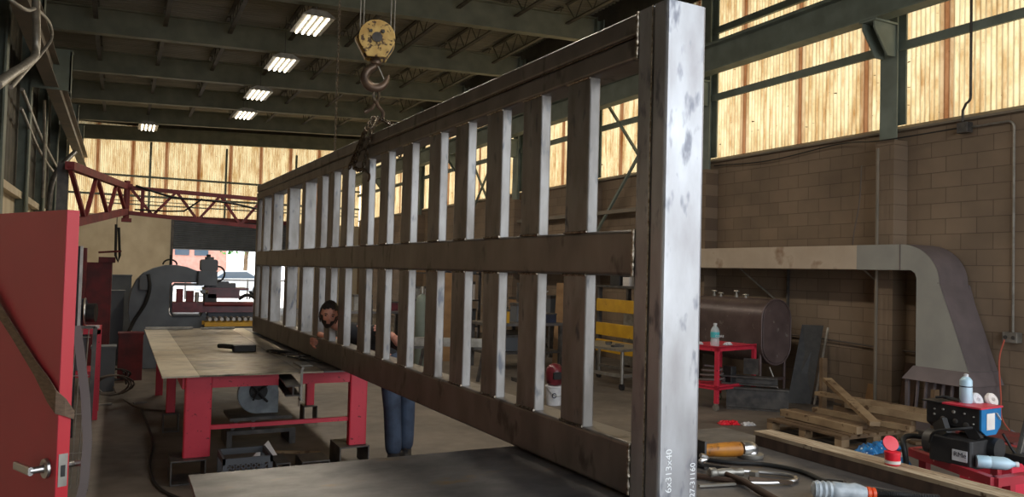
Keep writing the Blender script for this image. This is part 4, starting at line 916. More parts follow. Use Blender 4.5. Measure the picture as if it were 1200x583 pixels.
cc = root('bar_clamp', (2.6, 2.6, TZ), 'long bent steel clamp lying on the table right of the hammers', 'clamp')
obj('bow', MB().tube(bez([(2.53, 2.77, TZ+.012), (2.66, 2.71, TZ+.012), (2.78, 2.6, TZ+.012), (2.76, 2.52, TZ+.012), (2.62, 2.52, TZ+.012), (2.52, 2.56, TZ+.012)], 7), .009, 8), 'chrome', cc)
obj('bar', MB().bar((2.46, 2.89, TZ+.03), (2.56, 2.73, TZ+.03), .022, .016), 'dsteel', cc)
obj('bar', MB().bar((2.52, 2.57, TZ+.03), (2.7, 2.49, TZ+.012), .014, .014), 'hooksteel', cc)
obj('jaw', MB().cbox((2.58, 2.6, TZ+.025), (.04, .03, .045), (0, 0, .4)), 'zinc', cc)
tag(obj('air_hose', MB().tube(bez([(2.62, 2.98, TZ+.012), (2.7, 2.88, TZ+.011), (2.84, 2.78, TZ+.011), (2.9, 2.62, TZ+.011), (2.86, 2.44, TZ+.011), (2.87, 2.28, TZ+.011), (2.93, 2.1, TZ+.011)], 8), .011, 8), 'rubber'), 'black hose curving over the table between clamp and plank', 'hose')
mg = root('plastic_bottle_gun', (2.75, 2.3, TZ), 'clear ribbed plastic cylinder tool with orange collar and black ribbed hose', 'tool')
b0 = V((2.62, 2.31, TZ+.04)); b1 = V((2.80, 2.19, TZ+.036)); db = (b1-b0).normalized(); Lb = (b1-b0).length
prf = [(.02, 0), (.034, .008)]+[(.034+(.004 if k % 2 else -.001), .012+k*.011) for k in range(8)]+[(.036, .11), (.034, .15), (.038, .17), (.034, .19), (.024, Lb)]
obj('cylinder', MB().lathe(prf, b0, db, 20), 'ribbed', mg)
obj('collar', MB().lathe([(.022, 0), (.026, .004), (.026, .016), (.018, .02), (.024, .024), (.024, .036), (.016, .04)], b1, db, 18), 'orange', mg)
hs = b1+db*.04; mb = MB(); n = 60; path = bez([hs, hs+V((.07, -.03, .0)), hs+V((.16, -.05, -.012)), hs+V((.26, -.1, -.018))], 20)
mb.tube(path, .011, 8, rs=[.012+.003*(i % 2) for i in range(len(path))]); obj('hose', mb, 'rubber', mg)
tag(obj('wire_bundle', MB().tube(bez([(2.9, 2.5, TZ+.008), (2.95, 2.42, TZ+.01), (2.88, 2.38, TZ+.008), (2.97, 2.33, TZ+.008), (3.05, 2.2, TZ+.008)], 6), .006, 6), 'dsteel'), 'thin dark wire on the table behind the clear plastic cylinder', 'wire')
tb = root('red_flip_tub', (3.19, 2.36, .96), 'small red plastic tub with its lid flipped open on the plank', 'tub')
tc_ = V((3.2, 2.365, TZ+.0755))
obj('body', MB().lathe([(.03, 0), (.033, .004), (.034, .05), (.036, .052), (.036, .06), (.03, .06)], tc_, (0, 0, 1), 22), 'redplast', tb)
obj('label', MB().lathe([(.0348, .008), (.0352, .022)], tc_, (0, 0, 1), 22), 'paper', tb)
obj('lid', MB().lathe([(.034, 0), (.036, .004), (.036, .01), (.01, .012)], tc_+V((.022, .03, .088)), (-.35, -.75, .45), 22), 'redplast', tb)
tag(obj('white_scrap_board', MB().box(2.58, 2.8, 3.12, 3.2, TZ, TZ+.012), 'plank'), 'thin pale board scrap lying behind the yellow grinder', 'board')

# ------------------------------------------------------------------ left side
dr = root('red_steel_door', (-.3, 3.5, 0), 'open red steel door leaf with satin lever handle at the left edge', 'door')
DL = V((-.438, .899, 0)).normalized(); DN = V((-DL.y, DL.x, 0)); P0 = V((-.173, 3.146, 0))   # DN: the side with the lever faces the viewer
if DN.dot(V((-.9, -.44, 0))) < 0: DN = -DN
DM = Matrix((DL, -DN, V((0, 0, 1)))).transposed().to_4x4(); DM.translation = P0                 # x along leaf, y into leaf, z up
obj('leaf', MB().rbox(0, .91, 0, .045, .012, 1.98, .003, 2, 'z', DM), 'door_red', dr)
obj('lit_edge', MB().box(-.0015, 0, .002, .043, .013, 1.979, DM), 'lit_edge_red', dr)  # thin face over the leaf edge carrying the painted-in light
lc = DM @ V((.066, 0, 1.057))
lv = obj('lever_handle', MB().lathe([(.034, 0), (.036, .004), (.034, .012), (.016, .014), (.013, .02), (.012, .055), (.01, .06)], lc, DN, 28), 'chrome', dr)
obj('grip', MB().rbox(.056, .185, -.066, -.05, 1.042, 1.072, .006, 3, 'x', DM), 'chrome', lv)
obj('latch_plate', MB().box(-.0035, -.0015, .008, .038, 1.0, 1.115, DM), 'zinc', dr)
obj('latch_bolt', MB().box(-.006, -.0035, .016, .03, 1.035, 1.075, DM), 'black', dr)
obj('rear_handle', MB().cyl(DM @ V((.066, .045, 1.057)), DM @ V((.066, .1, 1.057)), .012, 10).bar(DM @ V((.066, .1, 1.057)), DM @ V((.0, .1, 1.07)), .02, .02), 'chrome', dr)
obj('hinge_post', MB().box(.915, .99, -.01, .06, 0, 2.05, DM), 'darkred', dr)
mb = MB(); pts = [(.9, -.03, 1.84, .05), (.56, -.02, 1.632, .06), (.38, -.014, 1.525, .05), (.176, -.01, 1.405, .055), (.06, -.008, 1.335, .085), (.0, -.006, 1.3, .08), (-.012, .02, 1.28, .06), (-.012, .05, 1.25, .03)]
vs = []
for (a, b, z, wd) in pts:
    d = V((.55, 0, .83)); vs += [DM @ V((a, b, z+wd/2)), DM @ V((a, b, z-wd/2)), DM @ V((a-.002*(b > 0), b-.004, z-wd/2)), DM @ V((a-.002*(b > 0), b-.004, z+wd/2))]
fs = []
for i in range(len(pts)-1):
    for k in range(4): fs.append((i*4+k, i*4+(k+1) % 4, i*4+4+(k+1) % 4, i*4+4+k))
tag(obj('webbing_strap', MB().add(vs, fs), 'strap'), 'tan webbing strap pulled diagonally across the red door face', 'strap')
mb = MB(); pts = [(.07, .08, 1.56), (.05, .09, 1.45), (.02, .1, 1.3), (-.01, .1, 1.15), (-.02, .09, 1.0), (.0, .07, .86)]
for i in range(len(pts)-1): mb.bar(DM @ V(pts[i]), DM @ V(pts[i+1]), .03, .003, (0, 1, .2))
tag(obj('grey_strap', mb, 'greystrap'), 'grey strap hanging down behind the edge of the red door', 'strap')
# wire grid behind the door
wg = root('wire_grid_panel', (-.3, 6.8, 0), 'upright wire mesh panel standing behind the red door', 'wire panel')
mb = MB()
for k in range(10): mb.cyl((-.62+.043*k, 6.9+.0*k, .03), (-.58+.043*k, 6.9, 1.27), .004, 5)
for z in (.3, .6, .9, 1.2): mb.cyl((-.62, 6.9, z), (-.18, 6.9, z), .004, 5)
obj('mesh', mb, 'zinc', wg); obj('frame', MB().bar((-.17, 6.9, 0), (-.15, 6.9, 1.28), .03, .02).bar((-.64, 6.9, 0), (-.6, 6.9, 1.28), .03, .02).bar((-.6, 6.9, 1.28), (-.15, 6.9, 1.28), .02, .02), 'dsteel', wg)
# red stand
rs = root('red_frame_stand', (-.5, 10.2, 0), 'red angle-iron stand behind the red door with a drum on top', 'stand')
for (x, y) in ((-.2, 9.95), (-.95, 9.95), (-.2, 10.55), (-.95, 10.55)): obj('leg', MB().box(x-.04, x+.04, y-.03, y+.03, 0, 1.02), 'red', rs)
obj('top', MB().box(-.99, -.16, 9.92, 10.58, .97, 1.03), 'red', rs); obj('shelf', MB().box(-.95, -.2, 9.95, 10.55, .48, .54), 'red', rs)
tag(obj('grey_cabinet_box', MB().rbox(-.8, -.3, 10.1, 10.5, .545, .95, .01), 'crate'), 'grey metal box on the shelf of the red frame stand', 'box')
dm = root('blue_drum', (-.45, 10.2, 1.03), 'dark blue drum with bright rim lying on the red frame stand', 'drum')
obj('body', MB().cyl((-.75, 10.25, 1.2), (-.34, 10.15, 1.2), .165, 24), 'navy', dm); obj('rim', MB().tube([(-.335, 10.15+.165*math.cos(t), 1.2+.165*math.sin(t)) for t in [2*PI*i/28 for i in range(28)]], .012, 6, closed=True), 'chrome', dm)
obj('spool', MB().cyl((-.33, 10.15, 1.2), (-.22, 10.13, 1.2), .11, 20), 'black', dm)
tag(obj('white_cloth', crumple('x', -.3, -.16, 9.95, 10.05, .05, 'white', 'a', 'b').data and MB().cbox((-.24, 9.98, 1.05), (.13, .06, .035)), 'white'), 'small white rag on the front of the red frame stand', 'rag')
for o in [o for o in bpy.data.objects if o.name == 'x']: bpy.data.objects.remove(o)
bp_ = root('black_board', (-.5, 9.0, 0), 'tall black panel with white edge strip standing behind the red door', 'board')
obj('sheet', MB().box(-.8, -.36, 9.0, 9.06, 0, 1.95), 'black', bp_); obj('edge_strip', MB().box(-.36, -.335, 8.99, 9.07, 1.1, 1.95), 'white', bp_)
cbn = root('red_cabinet', (-.4, 14, 0), 'dark red narrow machine cabinet against the left wall', 'cabinet')
obj('body', MB().rbox(-.62, -.1, 14.0, 14.5, 0, 1.78, .015), 'darkred', cbn); obj('cap', MB().rbox(-.3, -.06, 13.97, 14.5, 1.78, 1.87, .01), 'darkred', cbn)
obj('door', MB().box(-.58, -.14, 13.98, 14.0, .1, 1.7), 'darkred', cbn)
obj('control_box', MB().rbox(-.75, -.45, 13.5, 13.75, 1.2, 2.0, .02), 'darkred', cbn)
for (x, z, m_) in ((-.68, 1.85, 'chrome'), (-.6, 1.7, 'zinc'), (-.55, 1.9, 'paper'), (-.66, 1.5, 'zinc'), (-.52, 1.4, 'paper')): obj('knob', MB().cyl((x, 13.5, z), (x, 13.47, z), .025, 10), m_, cbn)
obj('arm', MB().bar((-.3, 13.9, 1.94), (.02, 13.8, 1.97), .03, .03), 'darkred', cbn)
tag(obj('hanging_hose', MB().tube([(-.06, 13.9, 2.52), (-.06, 13.9, 2.4)], .006, 6).tube([(-.07, 13.9, 2.4), (-.06, 13.9, 1.9), (-.02, 13.88, 1.8), (.0, 13.9, 1.9), (-.03, 13.9, 2.35)], .02, 8), 'rubber'), 'black hose and hanger dangling from the jib in front of the cream wall', 'hose')
# clutter by the far left
for (x, y, w_, d_, h_, m_, nm, la, ct) in (
    (-.15, 12.2, .3, .3, .62, 'crate', 'grey_bin', 'grey bin on the floor right of the red frame stand', 'bin'),
    (.2, 13.2, .34, .3, .72, 'darkred', 'red_pump_box', 'dark red pump box on the floor beside the press', 'box'),
    (-.05, 15.2, .3, .3, 1.3, 'crate', 'tall_grey_box', 'tall dim grey box behind the dark red cabinet', 'box'),
    (.05, 16.8, .35, .3, 1.55, 'shutter', 'grey_locker', 'grey locker standing before the cream wall left of the press', 'locker')):
    r = root(nm, (x, y, 0), la, ct)
    obj('body', MB().rbox(x-w_/2, x+w_/2, y-d_/2, y+d_/2, 0, h_-.03, .01), m_, r); obj('lid', MB().rbox(x-w_/2-.01, x+w_/2+.01, y-d_/2-.01, y+d_/2+.01, h_-.03, h_, .01), m_, r)
for k, (x, y, r_, la) in enumerate(((.02, 12.9, .1, 'short black coil of hose on the floor beside the grey bin'), (-.02, 11.4, .16, 'cream coloured cable loop hanging beneath the red frame stand shelf'))):
    tag(obj('hose_coil', MB().tube([(x+(r_+.002*i)*math.cos(i*.4), y+.3*0+.05*math.sin(i), .95*(1-k)*0+.12+r_+(r_)*math.sin(i*.4)*.8-.1) for i in range(50)], .012, 6), 'rubber' if k == 0 else 'cable'), la, 'hose')
tag(obj('floor_cable', MB().tube(bez([(-.1, 12.4, .35), (.02, 11.9, .012), (.25, 10.6, .012), (.55, 10.2, .012)], 8), .012, 6), 'cable'), 'pale cable trailing over the dark floor left of the red table', 'cable')
tag(obj('floor_hose', MB().tube(bez([(.3, 10.4, .014), (.36, 8.6, .014), (.3, 7.4, .014), (.38, 6.6, .014), (.75, 6.0, .014), (1.4, 5.7, .014)], 8), .013, 6), 'rubber'), 'black hose on the floor curving past the front leg block of the red table', 'hose')
for (x, y, la) in ((.3, 10.9, 'bright scrap bit on the dark floor far left of the red table'), (-.1, 10.9, 'small pale scrap on the dark floor by the red stand')):
    tag(obj('metal_scrap', MB().cbox((x, y, .012), (.16, .06, .02), (0, 0, .3)), 'zinc'), la, 'scrap')
tk2 = root('red_vertical_tank', (-1.3, 6.2, 0), 'red rounded tank with grey top cap behind the red door', 'tank')
obj('body', MB().lathe([(.24, 0), (.25, .02), (.25, 2.05), (.22, 2.14), (.14, 2.2)], (-1.16, 6.2, 0), (0, 0, 1), 28), 'red', tk2)
obj('cap', MB().lathe([(.19, 0), (.19, .08), (.1, .14), (.05, .15)], (-1.16, 6.2, 2.17), (0, 0, 1), 20), 'zinc', tk2)
# jib crane
jb_ = root('jib_crane', (-.8, 11.2, 0), 'red lattice jib crane with two hinged truss arms by the left wall', 'crane')
obj('mast', MB().box(-.72, -.6, 10.9, 11.02, 0, 3.0), 'dsteel', jb_)
obj('base', MB().box(-.82, -.5, 10.75, 11.15, 0, .03), 'dsteel', jb_)
def truss(a0, a1, b0, b1, n, m_, w1=.07, w2=.035):
    a0, a1, b0, b1 = map(V, (a0, a1, b0, b1)); mb = MB(); mb.bar(a0, a1, w1, w1); mb.bar(b0, b1, w1, w1)
    web = MB()
    for i in range(n):
        p = a0.lerp(a1, i/n) if i % 2 == 0 else b0.lerp(b1, i/n); q_ = b0.lerp(b1, (i+1)/n) if i % 2 == 0 else a0.lerp(a1, (i+1)/n); web.bar(p, q_, w2, w2)
    return mb, web
c1, w1 = truss((-.58, 10.7, 2.95), (.04, 15, 3.12), (-.55, 10.7, 2.25), (.06, 15, 2.68), 5, 'jibred', .1, .05)
arm = obj('inner_arm', c1, 'jibred', jb_); obj('lattice', w1, 'jibred', arm)
obj('hinge_post', MB().cyl((.07, 15, 2.5), (.07, 15, 3.22), .05, 12).box(.0, .16, 14.9, 15.1, 2.5, 2.56).box(.0, .16, 14.9, 15.1, 3.1, 3.16), 'jibred', jb_)
c2, w2 = truss((.12, 15, 3.1), (2.36, 15.1, 3.05), (.12, 15, 2.66), (2.36, 15.1, 2.52), 6, 'jibred', .07, .045)
arm = obj('outer_arm', c2, 'jibred', jb_); obj('lattice', w2, 'jibred', arm)
obj('end_post', MB().box(2.3, 2.4, 15.05, 15.15, 1.7, 3.1).bar((.32, 15, 3.1), (.32, 15, 2.66), .06, .06), 'jibred', jb_)
obj('power_cable', MB().tube(bez([(.2, 14.95, 3.14), (.8, 14.95, 2.98), (1.3, 14.95, 2.96), (1.8, 14.95, 2.93), (2.3, 15.0, 2.85)], 6), .02, 6).tube(bez([(.2, 14.95, 2.72), (.7, 14.95, 2.72), (1.0, 14.95, 2.74)], 4).__add__(bez([(1.0, 14.95, 2.74), (1.3, 14.95, 2.98)], 4)), .015, 6), 'rubber', jb_)
# conduits near the left columns
def pipe(name, pts, r, m_, la): return tag(obj(name, MB().tube(bez(pts, 7), r, 10), m_), la, 'pipe')
pipe('wall_conduit', [(-1.0, 10.5, 6.0), (-1.0, 10.5, 5.4), (-1.0, 10.5, 5.2), (-1.0, 10.65, 4.89), (-1.0, 10.92, 4.34), (-1.0, 10.1, 4.0), (-1.0, 8.9, 3.62), (-1.0, 7.9, 3.3)], .045, 'zinc', 'thick pale conduit bending down at the upper left corner')
pipe('wall_conduit', [(-1.85, 9.7, 4.9), (-1.4, 9.5, 4.7), (-1.02, 9.6, 4.47), (-1.02, 11.0, 4.87), (-1.02, 12.79, 5.2), (-1.02, 13.17, 5.08), (-1.02, 11.75, 4.5), (-1.02, 10.42, 4.02), (-1.02, 9.0, 3.5)], .022, 'zinc', 'thinner looping conduit beside the thick pale one at the upper left')
pipe('wall_conduit', [(-1.6, 19.6, 5.3), (-1.6, 20, 4.6), (-1.6, 20.2, 3.9), (-1.6, 20.3, 3.2)], .03, 'zinc', 'slim vertical conduit in front of the upper left wall sheeting')
pipe('wall_conduit', [(-1.2, 24, 4.75), (-1.3, 20.8, 4.0), (-1.38, 19.6, 3.5), (-1.4, 19.3, 2.9), (-1.4, 19.3, 2.2)], .06, 'dsteel', 'dark diagonal pipe rising toward the runway beam at left')
pipe('wall_conduit', [(-1.7, 16.5, 4.9), (-1.7, 20.5, 4.6), (-1.7, 26, 4.45)], .035, 'zinc', 'long conduit running along the dirty sheeting on the left wall')
pipe('wall_conduit', [(-1.7, 16.5, 4.55), (-1.7, 20.5, 4.25), (-1.7, 26, 4.2)], .03, 'zinc', 'lower of the two long conduits along the dirty left sheeting')

# punch press / beam line machine
pm = root('punch_press', (.9, 14.5, 0), 'big grey C-frame punch press with rounded back beyond the red table', 'machine')
def X(px_): return .15+(px_-150)*.01445
def Zp(py_): return 1.8+(308.5-py_)*.01466+.0
out = [(238, 385), (238, 375), (233, 362), (229, 371), (197, 371), (194, 368), (194, 334), (197, 331), (229, 331), (229, 319), (212, 312.5), (200, 310.5), (189, 311), (176, 315), (165, 321), (158, 329), (153, 341), (151, 353), (150.5, 366), (153, 380), (158, 395)]
q = [(X(a), Zp(b)) for a, b in out]+[(X(158), 0.0), (X(238), 0.0)]
obj('frame', MB().prism(q, lambda a, b, h: (a, h, b), 14.4, 14.9), 'shutter', pm, bevel=.012)
obj('throat_liner', MB().tube([(X(a), 14.39, Zp(b)) for a, b in ((230, 333), (199, 333), (196, 336), (196, 366), (199, 369.5), (228, 369.5))], .022, 8), 'crate', pm)
obj('cylinder', MB().cyl((X(237), 14.45, Zp(338)), (X(237), 14.45, Zp(300)), .075, 20), 'crate', pm)
obj('cylinder_head', MB().rbox(X(227), X(246), 14.3, 14.6, Zp(317), Zp(303), .04, 3, 'y'), 'crate', pm)
obj('cap', MB().cyl((X(236), 14.45, Zp(303)), (X(236), 14.45, Zp(297)), .035, 12), 'black', pm)
obj('ram_block', MB().rbox(X(224), X(246), 14.3, 14.62, Zp(334), Zp(317), .02), 'shutter', pm)
obj('hose', MB().tube([(X(247)+.11*math.cos(t), 14.4, Zp(320)+.13*math.sin(t)) for t in [-2.2+4.6*i/20 for i in range(21)]], .016, 8), 'rubber', pm)
obj('hose', MB().tube(bez([(X(170), 14.36, Zp(322)), (X(172), 14.34, Zp(338)), (X(168), 14.34, Zp(356)), (X(158), 14.36, Zp(374)), (X(152), 14.3, Zp(388))], 6), .03, 8), 'rubber', pm)
obj('hose', MB().tube([(X(193.5)+.11*math.cos(t), 14.5, Zp(310.5)+.09*math.sin(t)) for t in [PI*i/12 for i in range(13)]], .014, 8).tube([(X(194), 14.5, Zp(311)), (X(194), 14.5, Zp(299))], .018, 8), 'rubber', pm)
obj('side_box', MB().rbox(X(161), X(171), 14.34, 14.4, Zp(340), Zp(324), .01), 'crate', pm)
obj('bed', MB().box(X(197), X(292), 14.35, 14.7, Zp(366), Zp(354), ), 'maroon', pm)
obj('bed_rail', MB().cyl((X(232), 14.32, Zp(356)), (X(288), 14.32, Zp(356)), .04, 12), 'jibred', pm)
obj('table', MB().box(X(236), X(272), 14.3, 14.8, Zp(349), Zp(339)).box(X(232), X(282), 14.25, 14.85, Zp(339), Zp(336.5)), 'maroon', pm)
obj('tooling', MB().box(X(202), X(209), 14.45, 14.65, Zp(354), Zp(339)).box(X(213), X(221), 14.45, 14.65, Zp(354), Zp(341)), 'jibred', pm)
obj('tooling', MB().box(X(240), X(268), 14.4, 14.6, Zp(336.5), Zp(331)).box(X(248), X(260), 14.4, 14.6, Zp(331), Zp(329)), 'crate', pm)
obj('clamp_block', MB().rbox(X(232), X(246), 14.3, 14.6, Zp(354), Zp(344), .01), 'black', pm)
obj('tool_holder', MB().cyl((X(224), 14.4, Zp(354)), (X(224), 14.4, Zp(342)), .035, 12), 'zinc', pm)
obj('hose', MB().tube(bez([(X(272), 14.4, Zp(350)), (X(282), 14.4, Zp(345)), (X(292), 14.4, Zp(350)), (X(293), 14.4, Zp(360)), (X(284), 14.4, Zp(364))], 5), .03, 8).tube(bez([(X(284), 14.4, Zp(350)), (X(292), 14.4, Zp(338)), (X(297), 14.4, Zp(326)), (X(297), 14.4, Zp(312))], 5), .014, 8), 'rubber', pm)
obj('pedestal', MB().box(X(238), X(292), 14.5, 14.8, 0, Zp(366)), 'shutter', pm)
rl = root('roller_conveyor', (1.9, 14.1, 0), 'short roller conveyor with yellow side rail beyond the red table', 'conveyor')
for k in range(9): obj('roller', MB().cyl((X(236)+.095*k, 13.85, Zp(372)), (X(236)+.095*k, 14.25, Zp(372)), .03, 10), 'zinc', rl)
obj('side_rail', MB().box(X(230), X(294), 13.8, 13.84, Zp(380), Zp(375.5)), 'yellow', rl); obj('side_rail', MB().box(X(230), X(294), 14.25, 14.29, Zp(380), Zp(375.5)), 'yellow', rl)
for x in (X(232), X(290)): obj('leg', MB().box(x-.02, x+.04, 13.84, 14.24, 0, Zp(380)), 'dsteel', rl)

# ------------------------------------------------------------------ middle distance behind the gate
yr = root('yellow_beam_rack', (8, 11.3, 0), 'steel rack with two wide yellow beams seen between the gate slats and post', 'rack')
for (z0, z1) in ((1.12, 1.35), (.68, .91), (.38, .6)): obj('cross_beam', MB().rbox(7.98, 8.04, 10.3, 12.1, z0, z1, .006, 2, 'y'), 'yellow', yr)
for y in (10.3, 12.1):
    for x in (8.04, 8.7): obj('upright', MB().box(x, x+.07, y, y+.07, 0, 1.6), 'dsteel', yr)
obj('shelf', MB().box(8.0, 8.78, 10.3, 12.17, 1.56, 1.6), 'dsteel', yr); obj('rear_sheet', MB().box(8.6, 8.62, 10.35, 12.1, .1, 1.1), 'zinc', yr)
it = 0
for (y, w_, h_, m_, nm, la) in ((10.5, .22, .2, 'navy', 'parts_bin', 'dark blue parts bin on top of the yellow beam rack'), (10.85, .25, .3, 'crate', 'motor_case', 'grey motor case on top of the yellow beam rack'), (11.25, .2, .16, 'paper', 'paper_box', 'small white box on the yellow beam rack'), (11.55, .3, .26, 'black', 'tool_case', 'black tool case on the yellow beam rack far end')):
    t = root(nm, (8.3, y, 1.6), la, 'box'); obj('body', MB().rbox(8.1, 8.4, y, y+w_, 1.602, 1.602+h_, .012), m_, t); obj('handle', MB().bar((8.2, y+w_/2, 1.61+h_), (8.32, y+w_/2, 1.61+h_), .02, .02), 'zinc', t)
ct = root('steel_caster_table', (7.4, 10.6, 0), 'light grey tube-leg table on casters in front of the yellow beams', 'table')
TM = Matrix.Translation((7.03, 9.9, 0)) @ Matrix.Rotation(.2, 4, 'Z')
for (x, y) in ((0, 0), (.75, 0), (0, 1.25), (.75, 1.25)):
    obj('leg', MB().cyl(TM @ V((x, y, .1)), TM @ V((x, y, .6)), .028, 10), 'zinc', ct); obj('caster', MB().cyl(TM @ V((x-.02, y, .05)), TM @ V((x+.02, y, .05)), .05, 12), 'black', ct)
obj('top', MB().box(-.04, .79, -.04, 1.3, .6, .64, TM), 'zinc', ct)
obj('brace', MB().bar(TM @ V((0, 0, .22)), TM @ V((.75, 0, .22)), .04, .05).bar(TM @ V((0, 0, .22)), TM @ V((0, 1.25, .22)), .04, .05).bar(TM @ V((.75, 0, .22)), TM @ V((.75, 1.25, .22)), .04, .05), 'zinc', ct)
for k, (x, y) in enumerate(((.2, .3), (.4, .7))):
    p = TM @ V((x, y, .64)); tag(obj('metal_scrap', MB().cbox(p+V((0, 0, .015)), (.2, .08, .03), (0, 0, k)).cbox(p+V((.05, .06, .02)), (.08, .08, .04), (0, 0, k+1)), 'dsteel'), ('dark scrap pieces on the near half of the caster table', 'dark scrap pieces on the far half of the caster table')[k], 'scrap')
hl = root('welding_helmet', (5.4, 9.05, .26), 'shiny maroon welding helmet resting on a white bucket between the gate slats', 'helmet')
hx, hy = 5.36, 9.12
obj('shell', MB().lathe([(.09, 0), (.115, .03), (.125, .1), (.125, .17), (.11, .23), (.07, .275), (.02, .29)], (hx, hy, .275), (0, 0, 1), 24), 'maroon', hl)
obj('visor', MB().rbox(hx-.09, hx+.03, hy-.135, hy-.11, .36, .46, .02, 3, 'y'), 'rubber', hl)
bk = root('white_bucket', (5.4, 9.05, 0), 'white bucket with dark printed ring standing on the floor under the maroon helmet', 'bucket')
obj('body', MB().lathe([(.1, 0), (.105, .02), (.12, .24), (.128, .245), (.128, .262), (.12, .265)], (hx, hy, 0), (0, 0, 1), 24), 'white', bk)
obj('logo_ring', MB().tube([(hx-.06+.03*math.cos(t), hy-.105-.0*t, .14+.03*math.sin(t)) for t in [2*PI*i/18 for i in range(18)]], .006, 6, closed=True), 'ink', bk)
obj('bail', MB().tube([(hx+.125*math.cos(t), hy-.125*math.sin(t)*1.02, .25-.12*math.sin(t)) for t in [PI*i/14 for i in range(15)]], .004, 6), 'zinc', bk)
tag(obj('coiled_lead', MB().tube([(5.12+.11*math.cos(i*.5), 9.3+.11*math.sin(i*.5), .012+.0022*i) for i in range(70)], .011, 6), 'rubber'), 'coil of black lead on the floor left of the white bucket', 'cable')
def workbench(x0, x1, y0, y1, h, la, m_='dsteel', tm='plate'):
    t = root('workbench', ((x0+x1)/2, (y0+y1)/2, 0), la, 'workbench')
    obj('top', MB().box(x0, x1, y0, y1, h-.05, h), tm, t)
    for (x, y) in ((x0+.05, y0+.05), (x1-.05, y0+.05), (x0+.05, y1-.05), (x1-.05, y1-.05)): obj('leg', MB().box(x-.04, x+.04, y-.04, y+.04, 0, h-.05), m_, t)
    obj('shelf', MB().box(x0+.03, x1-.03, y0+.03, y1-.03, .28, .32), m_, t); return t
workbench(6.0, 7.6, 12.6, 13.5, .85, 'dark steel workbench behind the middle gate slats')
workbench(8.2, 9.1, 14.2, 17.6, .9, 'long workbench along the right block wall past the duct struts')
workbench(4.2, 5.6, 15.6, 16.5, .9, 'workbench far back behind the slats near the man')
def stuffbox(x, y, z, w_, d_, h_, m_, nm, la, ct='box'):
    t = root(nm, (x, y, z), la, ct); obj('body', MB().rbox(x-w_/2, x+w_/2, y-d_/2, y+d_/2, z+.001, z+h_*.85, .012), m_, t)
    obj('lid', MB().rbox(x-w_/2-.008, x+w_/2+.008, y-d_/2-.008, y+d_/2+.008, z+h_*.85, z+h_, .01), 'dsteel' if m_ != 'dsteel' else 'zinc', t); return t
stuffbox(6.3, 12.9, .85, .4, .3, .25, 'yellow', 'yellow_tool_box', 'yellow tool box on the middle dark workbench')
stuffbox(6.9, 13.1, .85, .3, .3, .36, 'crate', 'grey_parts_box', 'grey parts box on the middle dark workbench')
stuffbox(7.35, 12.85, .85, .25, .3, .18, 'navy', 'navy_parts_box', 'navy parts box at the end of the middle dark workbench')
stuffbox(6.6, 13.0, .32, .5, .4, .3, 'crate', 'grey_crate', 'grey crate on the lower shelf of the middle workbench')
stuffbox(4.6, 16, .9, .4, .3, .34, 'zinc', 'steel_case', 'pale steel case on the workbench far behind the man')
stuffbox(5.2, 16, .9, .35, .3, .2, 'maroon', 'maroon_case', 'maroon case on the far workbench behind the slats')
stuffbox(8.6, 14.8, .9, .4, .5, .4, 'crate', 'grey_machine_box', 'grey machine box on the wall workbench near end')
stuffbox(8.6, 16.2, .9, .5, .5, .3, 'cardboard', 'cardboard_carton', 'cardboard carton on the wall workbench far end')
# shelving with cartons
sv = root('storage_shelving', (7.6, 19, 0), 'open steel shelving loaded with cartons deep in the shop', 'shelving')
for x in (6.6, 8.6):
    for y in (18.7, 19.3): obj('upright', MB().box(x-.03, x+.03, y-.03, y+.03, 0, 2.4), 'dsteel', sv)
for z in (.3, 1.0, 1.7, 2.35): obj('shelf', MB().box(6.57, 8.63, 18.67, 19.33, z, z+.03), 'dsteel', sv)
rnd = random.Random(4); cols_ = ['cardboard', 'paper', 'navy', 'crate', 'zinc', 'maroon', 'cardboard', 'paper']; nb_ = 0
nmz = {'cardboard': 'tan cardboard', 'paper': 'white', 'navy': 'navy blue', 'crate': 'dark grey', 'zinc': 'pale grey metal', 'maroon': 'maroon'}
lvn = {.33: 'lowest', 1.03: 'second', 1.73: 'third'}; posn = ['near left end', 'left of centre', 'right of centre', 'near right end']
for z in (.33, 1.03, 1.73):
    for k in range(4):
        m_ = cols_[nb_ % 8]; nb_ += 1
        stuffbox(6.9+.48*k, 18.95, z, .3+rnd.random()*.12, .36, .28+rnd.random()*.22, m_, 'storage_carton', '%s box on the %s level of the far shelving, %s' % (nmz[m_], lvn[z], posn[k]))
# gas cylinders, stool, plywood, press drill
def cylr(x, y, m_, la, h=1.35):
    t = root('gas_cylinder', (x, y, 0), la, 'gas cylinder')
    obj('body', MB().lathe([(.1, 0), (.115, .02), (.115, h-.15), (.08, h-.04), (.035, h)], (x, y, 0), (0, 0, 1), 20), m_, t); obj('cap', MB().lathe([(.04, 0), (.045, .08), (.03, .14)], (x, y, h), (0, 0, 1), 14), 'zinc', t)
cylr(5.0, 13.4, 'green', 'green-grey gas cylinder standing left of the middle workbench'); cylr(5.3, 13.55, 'darkred', 'dark red gas cylinder beside the green-grey one')
cylr(4.1, 13.9, 'crate', 'grey gas cylinder standing alone further left, nearer the man')
leaning('plywood_sheet', [(7.75, 13.3, 0), (8.05, 13.1, 0), (8.35, 13.5, 1.6), (8.05, 13.7, 1.6)], .02, 'cardboard', 'tan plywood sheet leaning upright behind the gate slats', 'plywood', (.5, .6, 0))
leaning('plywood_sheet', [(5.75, 14.2, 0), (6.1, 14.1, 0), (6.15, 14.5, 1.75), (5.8, 14.6, 1.75)], .02, 'cardboard', 'tall tan board leaning by the far workbench between slats', 'plywood', (.2, .9, 0))
dp = root('drill_press', (5.9, 11.6, 0), 'dark floor drill press with round column behind the gate slats', 'drill press')
